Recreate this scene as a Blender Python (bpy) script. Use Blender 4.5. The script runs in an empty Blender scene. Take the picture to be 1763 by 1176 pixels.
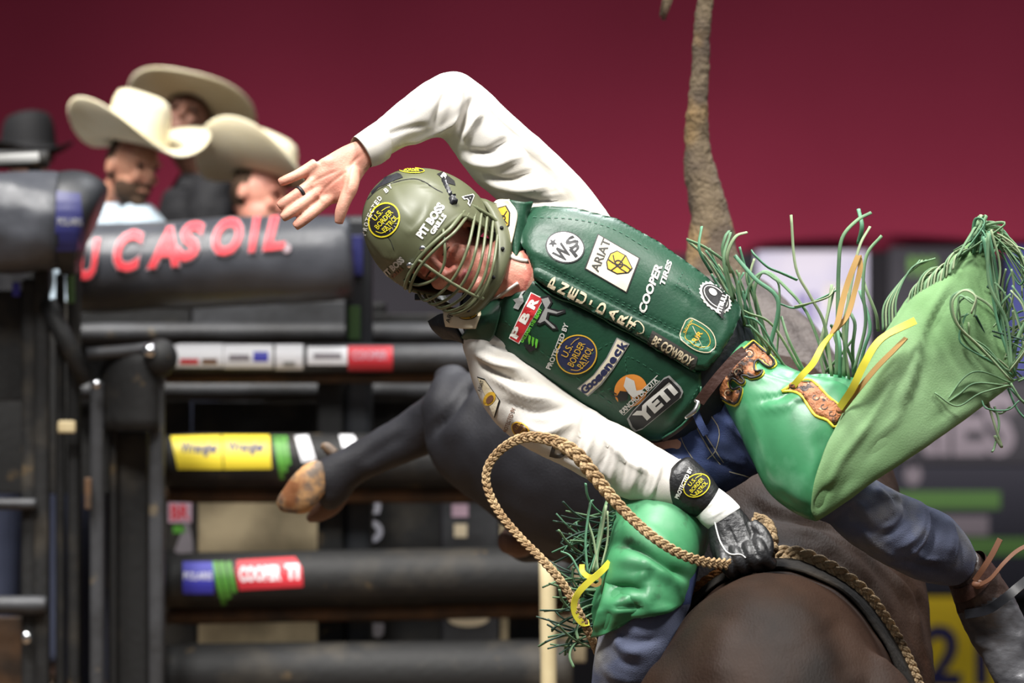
import bpy, bmesh, math, random
import numpy as np
from mathutils import Vector, Matrix, noise
from mathutils.bvhtree import BVHTree
from mathutils.geometry import delaunay_2d_cdt

random.seed(7)
SC = bpy.context.scene
COL = SC.collection
# ------------------------------------------------------------------ camera
FPX = 150.0 / 36.0 * 1763.0       # focal length in photo pixels
D0, CZ = 9.2, 1.8                 # distance to the rider, camera height
cam_d = bpy.data.cameras.new('camera')
cam = bpy.data.objects.new('camera', cam_d)
COL.objects.link(cam)
cam.location = (0, 0, CZ)
cam.rotation_euler = (math.pi / 2, 0, 0)
cam_d.lens = 150
cam_d.sensor_width = 36
cam_d.clip_end = 200
cam_d.dof.use_dof = True
cam_d.dof.focus_distance = D0 - 0.08
cam_d.dof.aperture_fstop = 2.8
SC.camera = cam
# ------------------------------------------------------------------ world, lamps, exposure
SC.view_settings.view_transform = 'Standard'
SC.view_settings.look = 'None'
SC.view_settings.exposure = 0.2
SC.view_settings.gamma = 1.0
SC.view_settings.use_curve_mapping = False
W = bpy.data.worlds.new('arena_air')
SC.world = W
W.use_nodes = True
W.node_tree.nodes['Background'].inputs[0].default_value = (0.9, 0.93, 1.0, 1)
W.node_tree.nodes['Background'].inputs[1].default_value = 0.13


def arena_light(name, loc, target, size, power, col=(1, 1, 1), size_y=None, spread=None):
    l = bpy.data.lights.new(name, 'AREA')
    l.energy = power
    l.color = col
    l.shape = 'RECTANGLE'
    l.size = size
    l.size_y = size_y or size
    if spread:
        l.spread = spread
    o = bpy.data.objects.new(name, l)
    COL.objects.link(o)
    o.location = loc
    o.rotation_euler = (Vector(target) - Vector(loc)).to_track_quat('-Z', 'Y').to_euler()
    return o


# overhead arena rigs (truss lamps high above the dirt) and the wash lamps of the red drape
arena_light('truss_lamp_front', (-2.2, 4.6, 9.0), (0.2, 9.3, 1.8), 1.8, 118, (1.0, 0.98, 0.95), spread=math.radians(55))
arena_light('truss_lamp_top', (0.6, 8.6, 9.5), (0.3, 9.4, 1.8), 1.6, 82, (1.0, 0.98, 0.95), spread=math.radians(60))
arena_light('truss_lamp_right', (4.8, 6.4, 8.5), (0.3, 9.3, 1.8), 1.6, 42, (1.0, 0.97, 0.93), spread=math.radians(55))
arena_light('truss_lamp_back', (1.6, 14.2, 9.0), (0.3, 9.6, 2.0), 1.8, 62, (0.95, 0.97, 1.0), spread=math.radians(60))
arena_light('truss_lamp_chutes', (-3.6, 9.6, 9.0), (-1.9, 13.2, 1.9), 1.8, 115, (1.0, 0.97, 0.93), spread=math.radians(50))
arena_light('drape_wash_lamp', (2.8, 18.5, 1.6), (2.8, 19.6, 2.5), 10.0, 105, (1.0, 0.9, 0.92), 0.25)

# ------------------------------------------------------------------ helpers
WORLD = {}      # object name -> (verts, faces) in world space, for projecting
ROOTLOC = {}    # object name -> world location its vertices are relative to


def ppm(d):
    return FPX / (D0 + d)


def P(px, py, d=0.0):
    D = D0 + d
    return np.array(((px - 881.5) / FPX * D, D, CZ - (py - 588.0) / FPX * D))


def topx(V):
    V = np.asarray(V)
    return np.stack((881.5 + V[:, 0] / V[:, 1] * FPX, 588.0 + (CZ - V[:, 2]) / V[:, 1] * FPX), 1)


def lin(r, g, b):
    f = lambda c: (c / 255 / 12.92) if c / 255 <= 0.04045 else ((c / 255 + 0.055) / 1.055) ** 2.4
    return (f(r), f(g), f(b), 1)


MATS = {}


def mat(name, col, rough=0.5, metal=0.0, bump=None, var=None, coat=0.0, sheen=0.0, spec=0.5, stretch=(1, 1, 1),
        wave=None, dirt=None):
    """procedural material. bump=(scale,strength) var=(scale,colour,lo,hi) dirt=(scale,colour,lo,hi) wave=(scale,strength)"""
    m = bpy.data.materials.new(name)
    MATS[name] = m
    m.use_nodes = True
    nt = m.node_tree
    b = nt.nodes['Principled BSDF']
    b.inputs['Base Color'].default_value = col
    b.inputs['Roughness'].default_value = rough
    b.inputs['Metallic'].default_value = metal
    b.inputs['Coat Weight'].default_value = coat
    b.inputs['Coat Roughness'].default_value = 0.25
    b.inputs['Sheen Weight'].default_value = sheen
    b.inputs['Specular IOR Level'].default_value = spec
    tc = nt.nodes.new('ShaderNodeTexCoord')
    mp = nt.nodes.new('ShaderNodeMapping')
    mp.inputs['Scale'].default_value = stretch
    nt.links.new(tc.outputs['Object'], mp.inputs[0])
    last = None
    for spec_ in (var, dirt):
        if not spec_:
            continue
        n = nt.nodes.new('ShaderNodeTexNoise')
        n.inputs['Scale'].default_value = spec_[0]
        n.inputs['Detail'].default_value = 5
        r = nt.nodes.new('ShaderNodeMapRange')
        r.inputs[1].default_value = spec_[2]
        r.inputs[2].default_value = spec_[3]
        mx = nt.nodes.new('ShaderNodeMix')
        mx.data_type = 'RGBA'
        nt.links.new(mp.outputs[0], n.inputs['Vector'])
        nt.links.new(n.outputs[0], r.inputs[0])
        nt.links.new(r.outputs[0], mx.inputs[0])
        if last is None:
            mx.inputs[6].default_value = col
        else:
            nt.links.new(last, mx.inputs[6])
        mx.inputs[7].default_value = spec_[1]
        last = mx.outputs[2]
    if last is not None:
        nt.links.new(last, b.inputs['Base Color'])
    prev = None
    if bump:
        n = nt.nodes.new('ShaderNodeTexNoise')
        n.inputs['Scale'].default_value = bump[0]
        n.inputs['Detail'].default_value = 6
        bp = nt.nodes.new('ShaderNodeBump')
        bp.inputs['Strength'].default_value = bump[1]
        bp.inputs['Distance'].default_value = 0.01
        nt.links.new(mp.outputs[0], n.inputs['Vector'])
        nt.links.new(n.outputs[0], bp.inputs['Height'])
        prev = bp.outputs[0]
    if wave:
        n = nt.nodes.new('ShaderNodeTexWave')
        n.inputs['Scale'].default_value = wave[0]
        n.inputs['Distortion'].default_value = 6
        n.inputs['Detail'].default_value = 2
        bp = nt.nodes.new('ShaderNodeBump')
        bp.inputs['Strength'].default_value = wave[1]
        bp.inputs['Distance'].default_value = 0.01
        nt.links.new(mp.outputs[0], n.inputs['Vector'])
        nt.links.new(n.outputs[0], bp.inputs['Height'])
        if prev:
            nt.links.new(prev, bp.inputs['Normal'])
        prev = bp.outputs[0]
    if prev:
        nt.links.new(prev, b.inputs['Normal'])
    return m


def tag(o, label=None, cat=None, group=None, kind=None):
    if label:
        o['label'] = label
    if cat:
        o['category'] = cat
    if group:
        o['group'] = group
    if kind:
        o['kind'] = kind
    return o


def empty(name, loc):
    o = bpy.data.objects.new(name, None)
    COL.objects.link(o)
    o.location = loc
    o.empty_display_size = 0.1
    ROOTLOC[o.name] = np.array(loc, float)
    return o


def mk(name, V, F, mats, parent=None, smooth=True, midx=None, loc=None, keep=None, sharp=None):
    """one mesh object from world-space vertices"""
    V = np.asarray(V, float)
    base = ROOTLOC[parent.name] if parent else (np.array(loc, float) if loc is not None else np.zeros(3))
    me = bpy.data.meshes.new(name)
    me.from_pydata((V - base).tolist(), [], [tuple(int(i) for i in f) for f in F])
    if not isinstance(mats, (list, tuple)):
        mats = [mats]
    for m in mats:
        me.materials.append(MATS[m] if isinstance(m, str) else m)
    if midx is not None:
        me.polygons.foreach_set('material_index', np.asarray(midx, np.int32))
    me.polygons.foreach_set('use_smooth', np.full(len(me.polygons), bool(smooth)))
    me.update()
    if sharp:
        me.set_sharp_from_angle(angle=math.radians(sharp))
    o = bpy.data.objects.new(name, me)
    COL.objects.link(o)
    if parent:
        o.parent = parent
    else:
        o.location = base
    ROOTLOC[o.name] = base
    if keep:
        WORLD[keep] = (V, [tuple(int(i) for i in f) for f in F])
    return o


def join(parts):
    Vs, Fs, off = [], [], 0
    for V, F in parts:
        V = np.asarray(V, float)
        Vs.append(V)
        Fs += [tuple(i + off for i in f) for f in F]
        off += len(V)
    return np.concatenate(Vs), Fs


def cr(pts, n):
    """Catmull-Rom through rows of numbers, n steps per span"""
    pts = np.asarray(pts, float)
    if len(pts) == 2:
        t = np.linspace(0, 1, n + 1)[:, None]
        return pts[0] * (1 - t) + pts[1] * t
    q = np.vstack((2 * pts[0] - pts[1], pts, 2 * pts[-1] - pts[-2]))
    out = []
    for i in range(1, len(q) - 2):
        p0, p1, p2, p3 = q[i - 1], q[i], q[i + 1], q[i + 2]
        for k in range(n):
            t = k / n
            out.append(0.5 * (2 * p1 + (p2 - p0) * t + (2 * p0 - 5 * p1 + 4 * p2 - p3) * t * t
                              + (3 * p1 - p0 - 3 * p2 + p3) * t ** 3))
    out.append(q[-2])
    return np.array(out)


def rings(R, closed_caps=True, wrap=True):
    """R: (n,m,3) -> verts, faces"""
    n, m = R.shape[:2]
    V = R.reshape(-1, 3)
    F = []
    for i in range(n - 1):
        for j in range(m if wrap else m - 1):
            k = (j + 1) % m
            F.append((i * m + j, i * m + k, (i + 1) * m + k, (i + 1) * m + j))
    if closed_caps:
        c0, c1 = R[0].mean(0), R[-1].mean(0)
        V = np.vstack((V, c0, c1))
        a, b = n * m, n * m + 1
        for j in range(m):
            k = (j + 1) % m
            F.append((a, k, j))
            F.append((b, (n - 1) * m + j, (n - 1) * m + k))
    return V, F


def loft(secs, seg=40, sub=8, n=2.0, caps=True, perp=True, grow=0.0):
    """secs rows: ax,ay,bx,by,d,t : two silhouette pixels, depth and half thickness (m)"""
    S = cr(secs, sub)
    A = np.array([P(s[0], s[1], s[4]) for s in S])
    B = np.array([P(s[2], s[3], s[4]) for s in S])
    C = (A + B) / 2
    T = np.gradient(C, axis=0)
    R = []
    th = np.linspace(0, 2 * math.pi, seg, endpoint=False)
    c, s_ = np.cos(th), np.sin(th)
    c = np.sign(c) * np.abs(c) ** (2 / n)
    s_ = np.sign(s_) * np.abs(s_) ** (2 / n)
    for i in range(len(S)):
        e1 = (A[i] - B[i]) / 2
        L = np.linalg.norm(e1) + 1e-9
        e2 = np.array((0, -1.0, 0))
        if perp:
            q = np.cross(T[i], e1)
            if np.linalg.norm(q) > 1e-9:
                q /= np.linalg.norm(q)
                if q[1] > 0:
                    q = -q
                if q[1] < -0.25:
                    e2 = q
        R.append(C[i] + np.outer(c, e1 * (L + grow) / L) + np.outer(s_, e2 * (S[i][5] + grow)))
    return rings(np.array(R), caps)


def tube(pts, rad, seg=10, sub=6, caps=True, smooth=True, flat=1.0):
    """round tube through world points; rad a number or list"""
    pts = np.asarray(pts, float)
    rad = np.broadcast_to(np.asarray(rad, float), (len(pts),))
    S = cr(np.column_stack((pts, rad)), sub) if sub > 1 else np.column_stack((pts, rad))
    C, r = S[:, :3], np.maximum(S[:, 3], 1e-4)
    T = np.gradient(C, axis=0)
    T /= np.linalg.norm(T, axis=1)[:, None] + 1e-12
    up = np.array((0.13, 0.2, 0.97))
    R = []
    nrm = np.cross(T[0], up)
    nrm /= np.linalg.norm(nrm) + 1e-9
    th = np.linspace(0, 2 * math.pi, seg, endpoint=False)
    for i in range(len(C)):
        nrm = nrm - T[i] * nrm.dot(T[i])
        nrm /= np.linalg.norm(nrm) + 1e-12
        bn = np.cross(T[i], nrm)
        R.append(C[i] + np.outer(np.cos(th), nrm) * r[i] + np.outer(np.sin(th), bn) * r[i] * flat)
    return rings(np.array(R), caps)


def ell(c, ax, seg=24, rot=None):
    """ellipsoid"""
    V = []
    rr = seg // 2
    R = []
    for i in range(1, rr):
        a = math.pi * i / rr
        th = np.linspace(0, 2 * math.pi, seg, endpoint=False)
        R.append(np.stack((np.cos(th) * math.sin(a) * ax[0], np.sin(th) * math.sin(a) * ax[1],
                           np.full(seg, math.cos(a) * ax[2])), 1))
    V, F = rings(np.array(R), True)
    V = np.array(V)
    V[-2] = (0, 0, ax[2])
    V[-1] = (0, 0, -ax[2])
    if rot is not None:
        V = V @ np.asarray(rot).T
    return V + np.asarray(c), F


def box(c, s, rz=0.0):
    c = np.asarray(c, float)
    x, y, z = np.asarray(s, float) / 2
    V = np.array([(i, j, k) for i in (-x, x) for j in (-y, y) for k in (-z, z)])
    if rz:
        ca, sa = math.cos(rz), math.sin(rz)
        V = np.stack((V[:, 0] * ca - V[:, 1] * sa, V[:, 0] * sa + V[:, 1] * ca, V[:, 2]), 1)
    F = [(0, 1, 3, 2), (4, 6, 7, 5), (0, 4, 5, 1), (2, 3, 7, 6), (0, 2, 6, 4), (1, 5, 7, 3)]
    return V + c, F


def rbox(c, s, r=0.006, rz=0.0):
    """bevelled box"""
    bm = bmesh.new()
    bmesh.ops.create_cube(bm, size=1)
    bmesh.ops.scale(bm, vec=s, verts=bm.verts)
    bmesh.ops.bevel(bm, geom=bm.edges[:], offset=min(r, min(s) * 0.45), segments=2, affect='EDGES', profile=0.5)
    bm.verts.ensure_lookup_table()
    V = np.array([v.co[:] for v in bm.verts])
    F = [tuple(v.index for v in f.verts) for f in bm.faces]
    bm.free()
    if rz:
        ca, sa = math.cos(rz), math.sin(rz)
        V = np.stack((V[:, 0] * ca - V[:, 1] * sa, V[:, 0] * sa + V[:, 1] * ca, V[:, 2]), 1)
    return V + np.asarray(c, float), F


def fuse(parts, voxel, smooth=4, fac=0.5):
    """union of closed shapes into one continuous surface"""
    V, F = join(parts)
    me = bpy.data.meshes.new('tmp')
    me.from_pydata(V.tolist(), [], F)
    me.update()
    bm = bmesh.new()
    bm.from_mesh(me)
    bmesh.ops.recalc_face_normals(bm, faces=bm.faces)
    bm.to_mesh(me)
    bm.free()
    o = bpy.data.objects.new('tmp', me)
    COL.objects.link(o)
    r = o.modifiers.new('r', 'REMESH')
    r.mode = 'VOXEL'
    r.voxel_size = voxel
    if smooth:
        s = o.modifiers.new('s', 'SMOOTH')
        s.iterations = smooth
        s.factor = fac
    dg = bpy.context.evaluated_depsgraph_get()
    m2 = bpy.data.meshes.new_from_object(o.evaluated_get(dg))
    n = len(m2.vertices)
    co = np.empty(n * 3)
    m2.vertices.foreach_get('co', co)
    F2 = [tuple(p.vertices) for p in m2.polygons]
    bpy.data.objects.remove(o)
    bpy.data.meshes.remove(me)
    bpy.data.meshes.remove(m2)
    return co.reshape(-1, 3), F2


def vnormals(V, F):
    me = bpy.data.meshes.new('tmp')
    me.from_pydata(np.asarray(V).tolist(), [], F)
    me.update()
    N = np.empty(len(V) * 3)
    me.vertices.foreach_get('normal', N)
    bpy.data.meshes.remove(me)
    N = N.reshape(-1, 3)
    c = np.asarray(V).mean(0)
    if ((np.asarray(V) - c) * N).sum() < 0:
        N = -N
    return N


def polydist(Q, line):
    line = np.asarray(line, float)
    best = np.full(len(Q), 1e9)
    tt = np.zeros(len(Q))
    for i in range(len(line) - 1):
        a, b = line[i], line[i + 1]
        ab = b - a
        t = np.clip(((Q - a) @ ab) / (ab @ ab), 0, 1)
        dd = np.linalg.norm(Q - (a + t[:, None] * ab), axis=1)
        m = dd < best
        best[m] = dd[m]
        tt[m] = (i + t[m]) / (len(line) - 1)
    return best, tt


def sculpt(V, F, strokes):
    """cloth and leather folds: strokes = (pixel polyline, width px, height m) on the side of the thing in view"""
    V = np.array(V, float)
    N = vnormals(V, F)
    Q = topx(V)
    disp = np.zeros(len(V))
    face = np.clip((-N[:, 1] + 0.15) * 2.5, 0, 1)
    for line, w, h in strokes:
        if len(line) > 2:
            line = cr(line, 4)
        dd, t = polydist(Q, line)
        disp += h * np.exp(-(dd / w) ** 2) * np.clip(np.sin(np.clip(t, 0.04, 0.96) * math.pi) * 1.6, 0, 1)
    return V + N * (disp * face)[:, None]


def rumple(V, F, scale, amp, stretch=(1, 1, 1), seed=0.0):
    V = np.array(V, float)
    N = vnormals(V, F)
    st = np.array(stretch) * scale
    h = np.array([noise.fractal(Vector(v * st) + Vector((seed, seed, 0)), 0.9, 2.0, 3) for v in V])
    return V + N * (h * amp)[:, None]


def bvh(key):
    V, F = WORLD[key]
    return BVHTree.FromPolygons([Vector(v) for v in V], F)


CAMV = Vector((0, 0, CZ))


def hit(tree, px, py):
    d = (Vector(P(px, py, 0)) - CAMV).normalized()
    loc, nrm, idx, dist = tree.ray_cast(CAMV, d)
    if loc is None:
        return None
    if nrm.dot(d) > 0:
        nrm = -nrm
    return np.array(loc), np.array(nrm)


def fillpoly(poly, step):
    """triangulate a pixel polygon with interior points"""
    poly = np.asarray(poly, float)
    dense = []
    n = len(poly)
    for i in range(n):
        a, b = poly[i], poly[(i + 1) % n]
        k = max(1, int(np.linalg.norm(b - a) / step))
        for j in range(k):
            dense.append(a + (b - a) * j / k)
    dense = np.array(dense)
    m = len(dense)
    pts = [tuple(p) for p in dense]
    x0, y0 = poly.min(0)
    x1, y1 = poly.max(0)
    gx = np.arange(x0 + step / 2, x1, step)
    gy = np.arange(y0 + step / 2, y1, step)
    if len(gx) and len(gy):
        G = np.array([(x, y) for x in gx for y in gy])
        # inside test
        ins = np.zeros(len(G), bool)
        for i in range(m):
            a, b = dense[i], dense[(i + 1) % m]
            c = ((a[1] > G[:, 1]) != (b[1] > G[:, 1]))
            with np.errstate(divide='ignore', invalid='ignore'):
                xi = (b[0] - a[0]) * (G[:, 1] - a[1]) / (b[1] - a[1]) + a[0]
            ins ^= c & (G[:, 0] < xi)
        dd, _ = polydist(G, np.vstack((dense, dense[:1])))
        G = G[ins & (dd > step * 0.45)]
        pts += [tuple(p) for p in G]
    r = delaunay_2d_cdt([Vector(p) for p in pts], [(i, (i + 1) % m) for i in range(m)], [list(range(m))], 1, 1e-5)
    return np.array([v[:] for v in r[0]]), [tuple(f) for f in r[2]]


def panel(name, key, poly, mats, parent, off=0.008, bev=8.0, step=6.0, smoothpoly=0, keep=None, strokes=None, sink=0.003):
    """a leather panel laid on a surface: raised in the middle, rolled down at its edge"""
    if smoothpoly:
        q = np.vstack((poly, poly[:1]))
        poly = cr(q, smoothpoly)[:-1]
    T = bvh(key)
    V2, F = fillpoly(poly, step)
    dd, _ = polydist(V2, np.vstack((poly, np.asarray(poly)[:1])))
    k = np.clip(dd / bev, 0, 1)
    h = off * np.sqrt(1 - (1 - k) ** 2) - sink * (k < 0.02)
    V = np.zeros((len(V2), 3))
    ok = np.ones(len(V2), bool)
    for i, p in enumerate(V2):
        r = hit(T, *p)
        if r is None:
            ok[i] = False
            continue
        V[i] = r[0] + r[1] * h[i]
    F = [f for f in F if all(ok[j] for j in f)]
    used = sorted({j for f in F for j in f})
    mp = {j: i for i, j in enumerate(used)}
    V = V[used]
    F = [tuple(mp[j] for j in f) for f in F]
    # orient to camera
    G = []
    for f in F:
        a, b, c = V[f[0]], V[f[1]], V[f[2]]
        G.append(f if np.cross(b - a, c - a)[1] < 0 else f[::-1])
    if strokes:
        V = sculpt_open(V, G, strokes)
    return mk(name, V, G, mats, parent, keep=keep)


def sculpt_open(V, F, strokes):
    me = bpy.data.meshes.new('tmp')
    me.from_pydata(V.tolist(), [], F)
    me.update()
    N = np.empty(len(V) * 3)
    me.vertices.foreach_get('normal', N)
    bpy.data.meshes.remove(me)
    N = N.reshape(-1, 3)
    N[N[:, 1] > 0] *= -1
    Q = topx(V)
    disp = np.zeros(len(V))
    for line, w, h in strokes:
        if len(line) > 2:
            line = cr(line, 4)
        dd, t = polydist(Q, line)
        disp += h * np.exp(-(dd / w) ** 2) * np.clip(np.sin(np.clip(t, 0.04, 0.96) * math.pi) * 1.6, 0, 1)
    return V + N * disp[:, None]


TXT = {}


def refine(V, F, L):
    """split long edges so that print follows the surface"""
    bm = bmesh.new()
    vs = [bm.verts.new((p[0], p[1], 0)) for p in V]
    for f in F:
        try:
            bm.faces.new([vs[i] for i in f])
        except ValueError:
            pass
    bmesh.ops.triangulate(bm, faces=bm.faces[:])
    for _ in range(4):
        e = [x for x in bm.edges if x.calc_length() > L]
        if not e:
            break
        bmesh.ops.subdivide_edges(bm, edges=e, cuts=1)
        bmesh.ops.triangulate(bm, faces=[f for f in bm.faces if len(f.verts) > 3])
    bm.verts.index_update()
    V2 = np.array([v.co[:2] for v in bm.verts])
    F2 = [tuple(v.index for v in f.verts) for f in bm.faces]
    bm.free()
    return V2, F2



def text2d(s, bold=0.0, shear=0.0, spacing=1.0):
    k = (s, bold, shear, spacing)
    if k in TXT:
        return TXT[k]
    cu = bpy.data.curves.new('t', 'FONT')
    cu.body = s
    cu.size = 1
    cu.offset = bold
    cu.shear = shear
    cu.space_character = spacing
    cu.resolution_u = 3
    o = bpy.data.objects.new('t', cu)
    COL.objects.link(o)
    dg = bpy.context.evaluated_depsgraph_get()
    dg.update()
    me = bpy.data.meshes.new_from_object(o.evaluated_get(dg))
    V = np.array([v.co[:2] for v in me.vertices])
    F = [tuple(p.vertices) for p in me.polygons]
    bpy.data.objects.remove(o)
    bpy.data.meshes.remove(me)
    mn, mx = V.min(0), V.max(0)
    V = (V - (mn + mx) / 2) / (mx - mn)
    TXT[k] = (V, F)
    return V, F


class Deco:
    """flat print and stitched marks in pixel layout, laid onto the surface they belong to"""

    def __init__(self, key, off=0.0015):
        self.T = bvh(key)
        self.V, self.F, self.M, self.mats = [], [], [], []
        self.off = off

    def add(self, V2, F, m, layer=0):
        if m not in self.mats:
            self.mats.append(m)
        mi = self.mats.index(m)
        base = len(self.V)
        ok = []
        for p in V2:
            r = hit(self.T, p[0], p[1])
            ok.append(r is not None)
            self.V.append(r[0] + r[1] * (self.off + layer * 0.0007) if r is not None else np.zeros(3))
        for f in F:
            if all(ok[j] for j in f):
                g = tuple(base + j for j in f)
                a, b, c = (self.V[q] for q in g[:3])
                if np.cross(b - a, c - a)[1] > 0:
                    g = g[::-1]
                self.F.append(g)
                self.M.append(mi)

    def poly(self, pts, m, layer=0, step=5.0):
        V, F = fillpoly(pts, step)
        self.add(V, F, m, layer)
        return self

    def disc(self, cx, cy, a, b, ang, m, layer=0, n=36, step=5.0):
        self.poly(self.el(cx, cy, a, b, ang, n), m, layer, step)
        return self

    @staticmethod
    def el(cx, cy, a, b, ang, n=36):
        t = np.linspace(0, 2 * math.pi, n, endpoint=False)
        ca, sa = math.cos(math.radians(ang)), math.sin(math.radians(ang))
        x, y = a * np.cos(t), b * np.sin(t)
        return np.stack((cx + x * ca - y * sa, cy + x * sa + y * ca), 1)

    def ring(self, cx, cy, a, b, ang, w, m, layer=0, n=48):
        o, i = self.el(cx, cy, a, b, ang, n), self.el(cx, cy, a - w, b - w, ang, n)
        V = np.vstack((o, i))
        F = [(j, (j + 1) % n, n + (j + 1) % n, n + j) for j in range(n)]
        self.add(V, F, m, layer)
        return self

    def line(self, pts, w, m, layer=0, sub=4, closed=False):
        pts = np.asarray(pts, float)
        if closed:
            pts = np.vstack((pts, pts[:1]))
        if len(pts) > 2 and sub > 1:
            pts = cr(pts, sub)
        else:
            k = max(2, int(np.linalg.norm(pts[-1] - pts[0]) / 6) + 1)
            if len(pts) == 2:
                t = np.linspace(0, 1, k)[:, None]
                pts = pts[0] * (1 - t) + pts[1] * t
        T = np.gradient(pts, axis=0)
        T /= np.linalg.norm(T, axis=1)[:, None] + 1e-9
        N = np.stack((-T[:, 1], T[:, 0]), 1) * w / 2
        V = np.vstack((pts + N, pts - N))
        n = len(pts)
        self.add(V, [(j, j + 1, n + j + 1, n + j) for j in range(n - 1)], m, layer)
        return self

    def quad(self, c, m, border=None, bw=2.0, layer=0):
        c = np.asarray(c, float)
        self.poly(c, border or m, layer)
        if border:
            ctr = c.mean(0)
            q = ctr + (c - ctr) * (1 - bw / (np.linalg.norm(c - ctr, axis=1).mean() * 0.75))[..., None] if False else \
                ctr + (c - ctr) * (1 - bw / (np.linalg.norm(c - ctr, axis=1)[:, None] * 0.72))
            self.poly(q, m, layer + 1)
        return self

    def text(self, s, cx, cy, w, h, ang, m, layer=1, bold=0.01, shear=0.0, spacing=1.0, arc=0.0):
        V, F = text2d(s, bold, shear, spacing)
        x, y = V[:, 0] * w, V[:, 1] * h
        if arc:
            y = y - arc * (V[:, 0] * 2) ** 2
        a = math.radians(ang)
        X = cx + x * math.cos(a) + y * math.sin(a)
        Y = cy + x * math.sin(a) - y * math.cos(a)
        self.add(*refine(np.stack((X, Y), 1), F, max(3.5, h * 0.22)), m, layer)
        return self

    def build(self, name, parent, label=None):
        used = sorted({j for f in self.F for j in f})
        mp = {j: i for i, j in enumerate(used)}
        V = np.array([self.V[j] for j in used])
        F = [tuple(mp[j] for j in f) for f in self.F]
        o = mk(name, V, F, self.mats, parent, smooth=False, midx=self.M)
        if label:
            o['label'] = label
        return o


def sheet(rows, thick=0.004, sub=6, wob=None):
    """a bent piece of leather or cloth: rows of (px,py,d), thickened"""
    G = np.array([[P(*p) for p in cr(r, sub)] for r in rows])       # (r, c, 3)
    H = np.array([cr(G[:, j], sub) for j in range(G.shape[1])]).transpose(1, 0, 2)
    if wob:
        for i in range(H.shape[0]):
            for j in range(H.shape[1]):
                H[i, j, 1] += wob * noise.noise(Vector(H[i, j] * 9.0))
    n, m = H.shape[:2]
    du = np.gradient(H, axis=0)
    dv = np.gradient(H, axis=1)
    N = np.cross(du, dv)
    N /= np.linalg.norm(N, axis=2)[..., None] + 1e-12
    N[N[..., 1] > 0] *= 1
    a, b = H + N * thick / 2, H - N * thick / 2
    V = np.vstack((a.reshape(-1, 3), b.reshape(-1, 3)))
    F = []
    k = n * m
    for i in range(n - 1):
        for j in range(m - 1):
            q = (i * m + j, i * m + j + 1, (i + 1) * m + j + 1, (i + 1) * m + j)
            F.append(q)
            F.append(tuple(k + x for x in q[::-1]))
    rim = [(0, j) for j in range(m)] + [(i, m - 1) for i in range(1, n)] + [(n - 1, j) for j in range(m - 2, -1, -1)] \
        + [(i, 0) for i in range(n - 2, 0, -1)]
    ids = [i * m + j for i, j in rim]
    for q in range(len(ids)):
        a_, b_ = ids[q], ids[(q + 1) % len(ids)]
        F.append((b_, a_, k + a_, k + b_))
    return V, F


def ribbon(pts, width_px, thick=0.0022, sub=6, twist=None):
    """flat strap through (px,py,d) points; twist turns it edge-on along the way"""
    S = cr(pts, sub)
    C = np.array([P(*s[:3]) for s in S])
    T = np.gradient(C, axis=0)
    T /= np.linalg.norm(T, axis=1)[:, None]
    R = []
    for i in range(len(C)):
        e = np.cross(T[i], (0, -1.0, 0))
        e /= np.linalg.norm(e) + 1e-9
        f = np.cross(e, T[i])
        a = 0.0 if twist is None else np.interp(i / (len(C) - 1), np.linspace(0, 1, len(twist)), twist)
        e, f = e * math.cos(a) + f * math.sin(a), -e * math.sin(a) + f * math.cos(a)
        w = width_px / ppm(S[i][2]) / 2
        R.append(np.array([C[i] + e * w + f * thick / 2, C[i] - e * w + f * thick / 2,
                           C[i] - e * w - f * thick / 2, C[i] + e * w - f * thick / 2]))
    return rings(np.array(R), True)


def strap(name, rib, m, parent):
    return mk(name, rib[0], rib[1], m, parent, sharp=50)


def px_pts(L):
    return np.array([P(*p) for p in L])
# ------------------------------------------------------------------ materials
mat('dirt', lin(120, 98, 75), 0.95, bump=(30, 0.8), var=(6, lin(90, 70, 52), 0.35, 0.65))
mat('red_drape', lin(120, 37, 58), 0.9, bump=(60, 0.1), spec=0.15, var=(0.6, lin(109, 32, 51), 0.3, 0.7))
mat('black_drape', lin(26, 26, 32), 0.8)
mat('banner_black', lin(30, 31, 38), 0.6)
mat('banner_white', lin(196, 196, 206), 0.7, var=(3, lin(178, 180, 198), 0.4, 0.6))
mat('banner_grey', lin(128, 122, 128), 0.7)
mat('banner_green', lin(84, 128, 62), 0.7)
mat('banner_navy', lin(30, 33, 46), 0.6)
mat('banner_blue', lin(36, 48, 112), 0.6)
mat('banner_yellow', lin(240, 210, 34), 0.6)
mat('steel_black', lin(32, 32, 32), 0.62, 0.1, bump=(40, 0.2), spec=0.35, var=(6, lin(66, 61, 53), 0.52, 0.76), dirt=(14, lin(96, 80, 56), 0.66, 0.76))
mat('steel_grey', lin(62, 63, 66), 0.55, 0.2, bump=(40, 0.15), var=(6, lin(42, 42, 43), 0.4, 0.65), dirt=(14, lin(110, 98, 78), 0.66, 0.78))
mat('steel_rust', lin(88, 62, 38), 0.7, 0.1, bump=(40, 0.2), var=(9, lin(50, 38, 28), 0.4, 0.65))
mat('chrome', lin(210, 212, 215), 0.2, 1.0)
mat('pad_vinyl', lin(58, 60, 66), 0.38, bump=(9, 0.5), var=(5, lin(74, 76, 82), 0.45, 0.7))
mat('pad_dark', lin(32, 34, 38), 0.5, bump=(10, 0.3))
mat('tan_board', lin(176, 160, 128), 0.8, var=(4, lin(120, 108, 84), 0.4, 0.6))
mat('post_cream', lin(205, 190, 150), 0.6, var=(5, lin(180, 160, 120), 0.5, 0.7))
mat('tape_green', lin(56, 84, 42), 0.7)
mat('st_white', lin(232, 232, 236), 0.5)
mat('st_red', lin(205, 48, 60), 0.5)
mat('st_blue', lin(58, 58, 170), 0.5)
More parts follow.
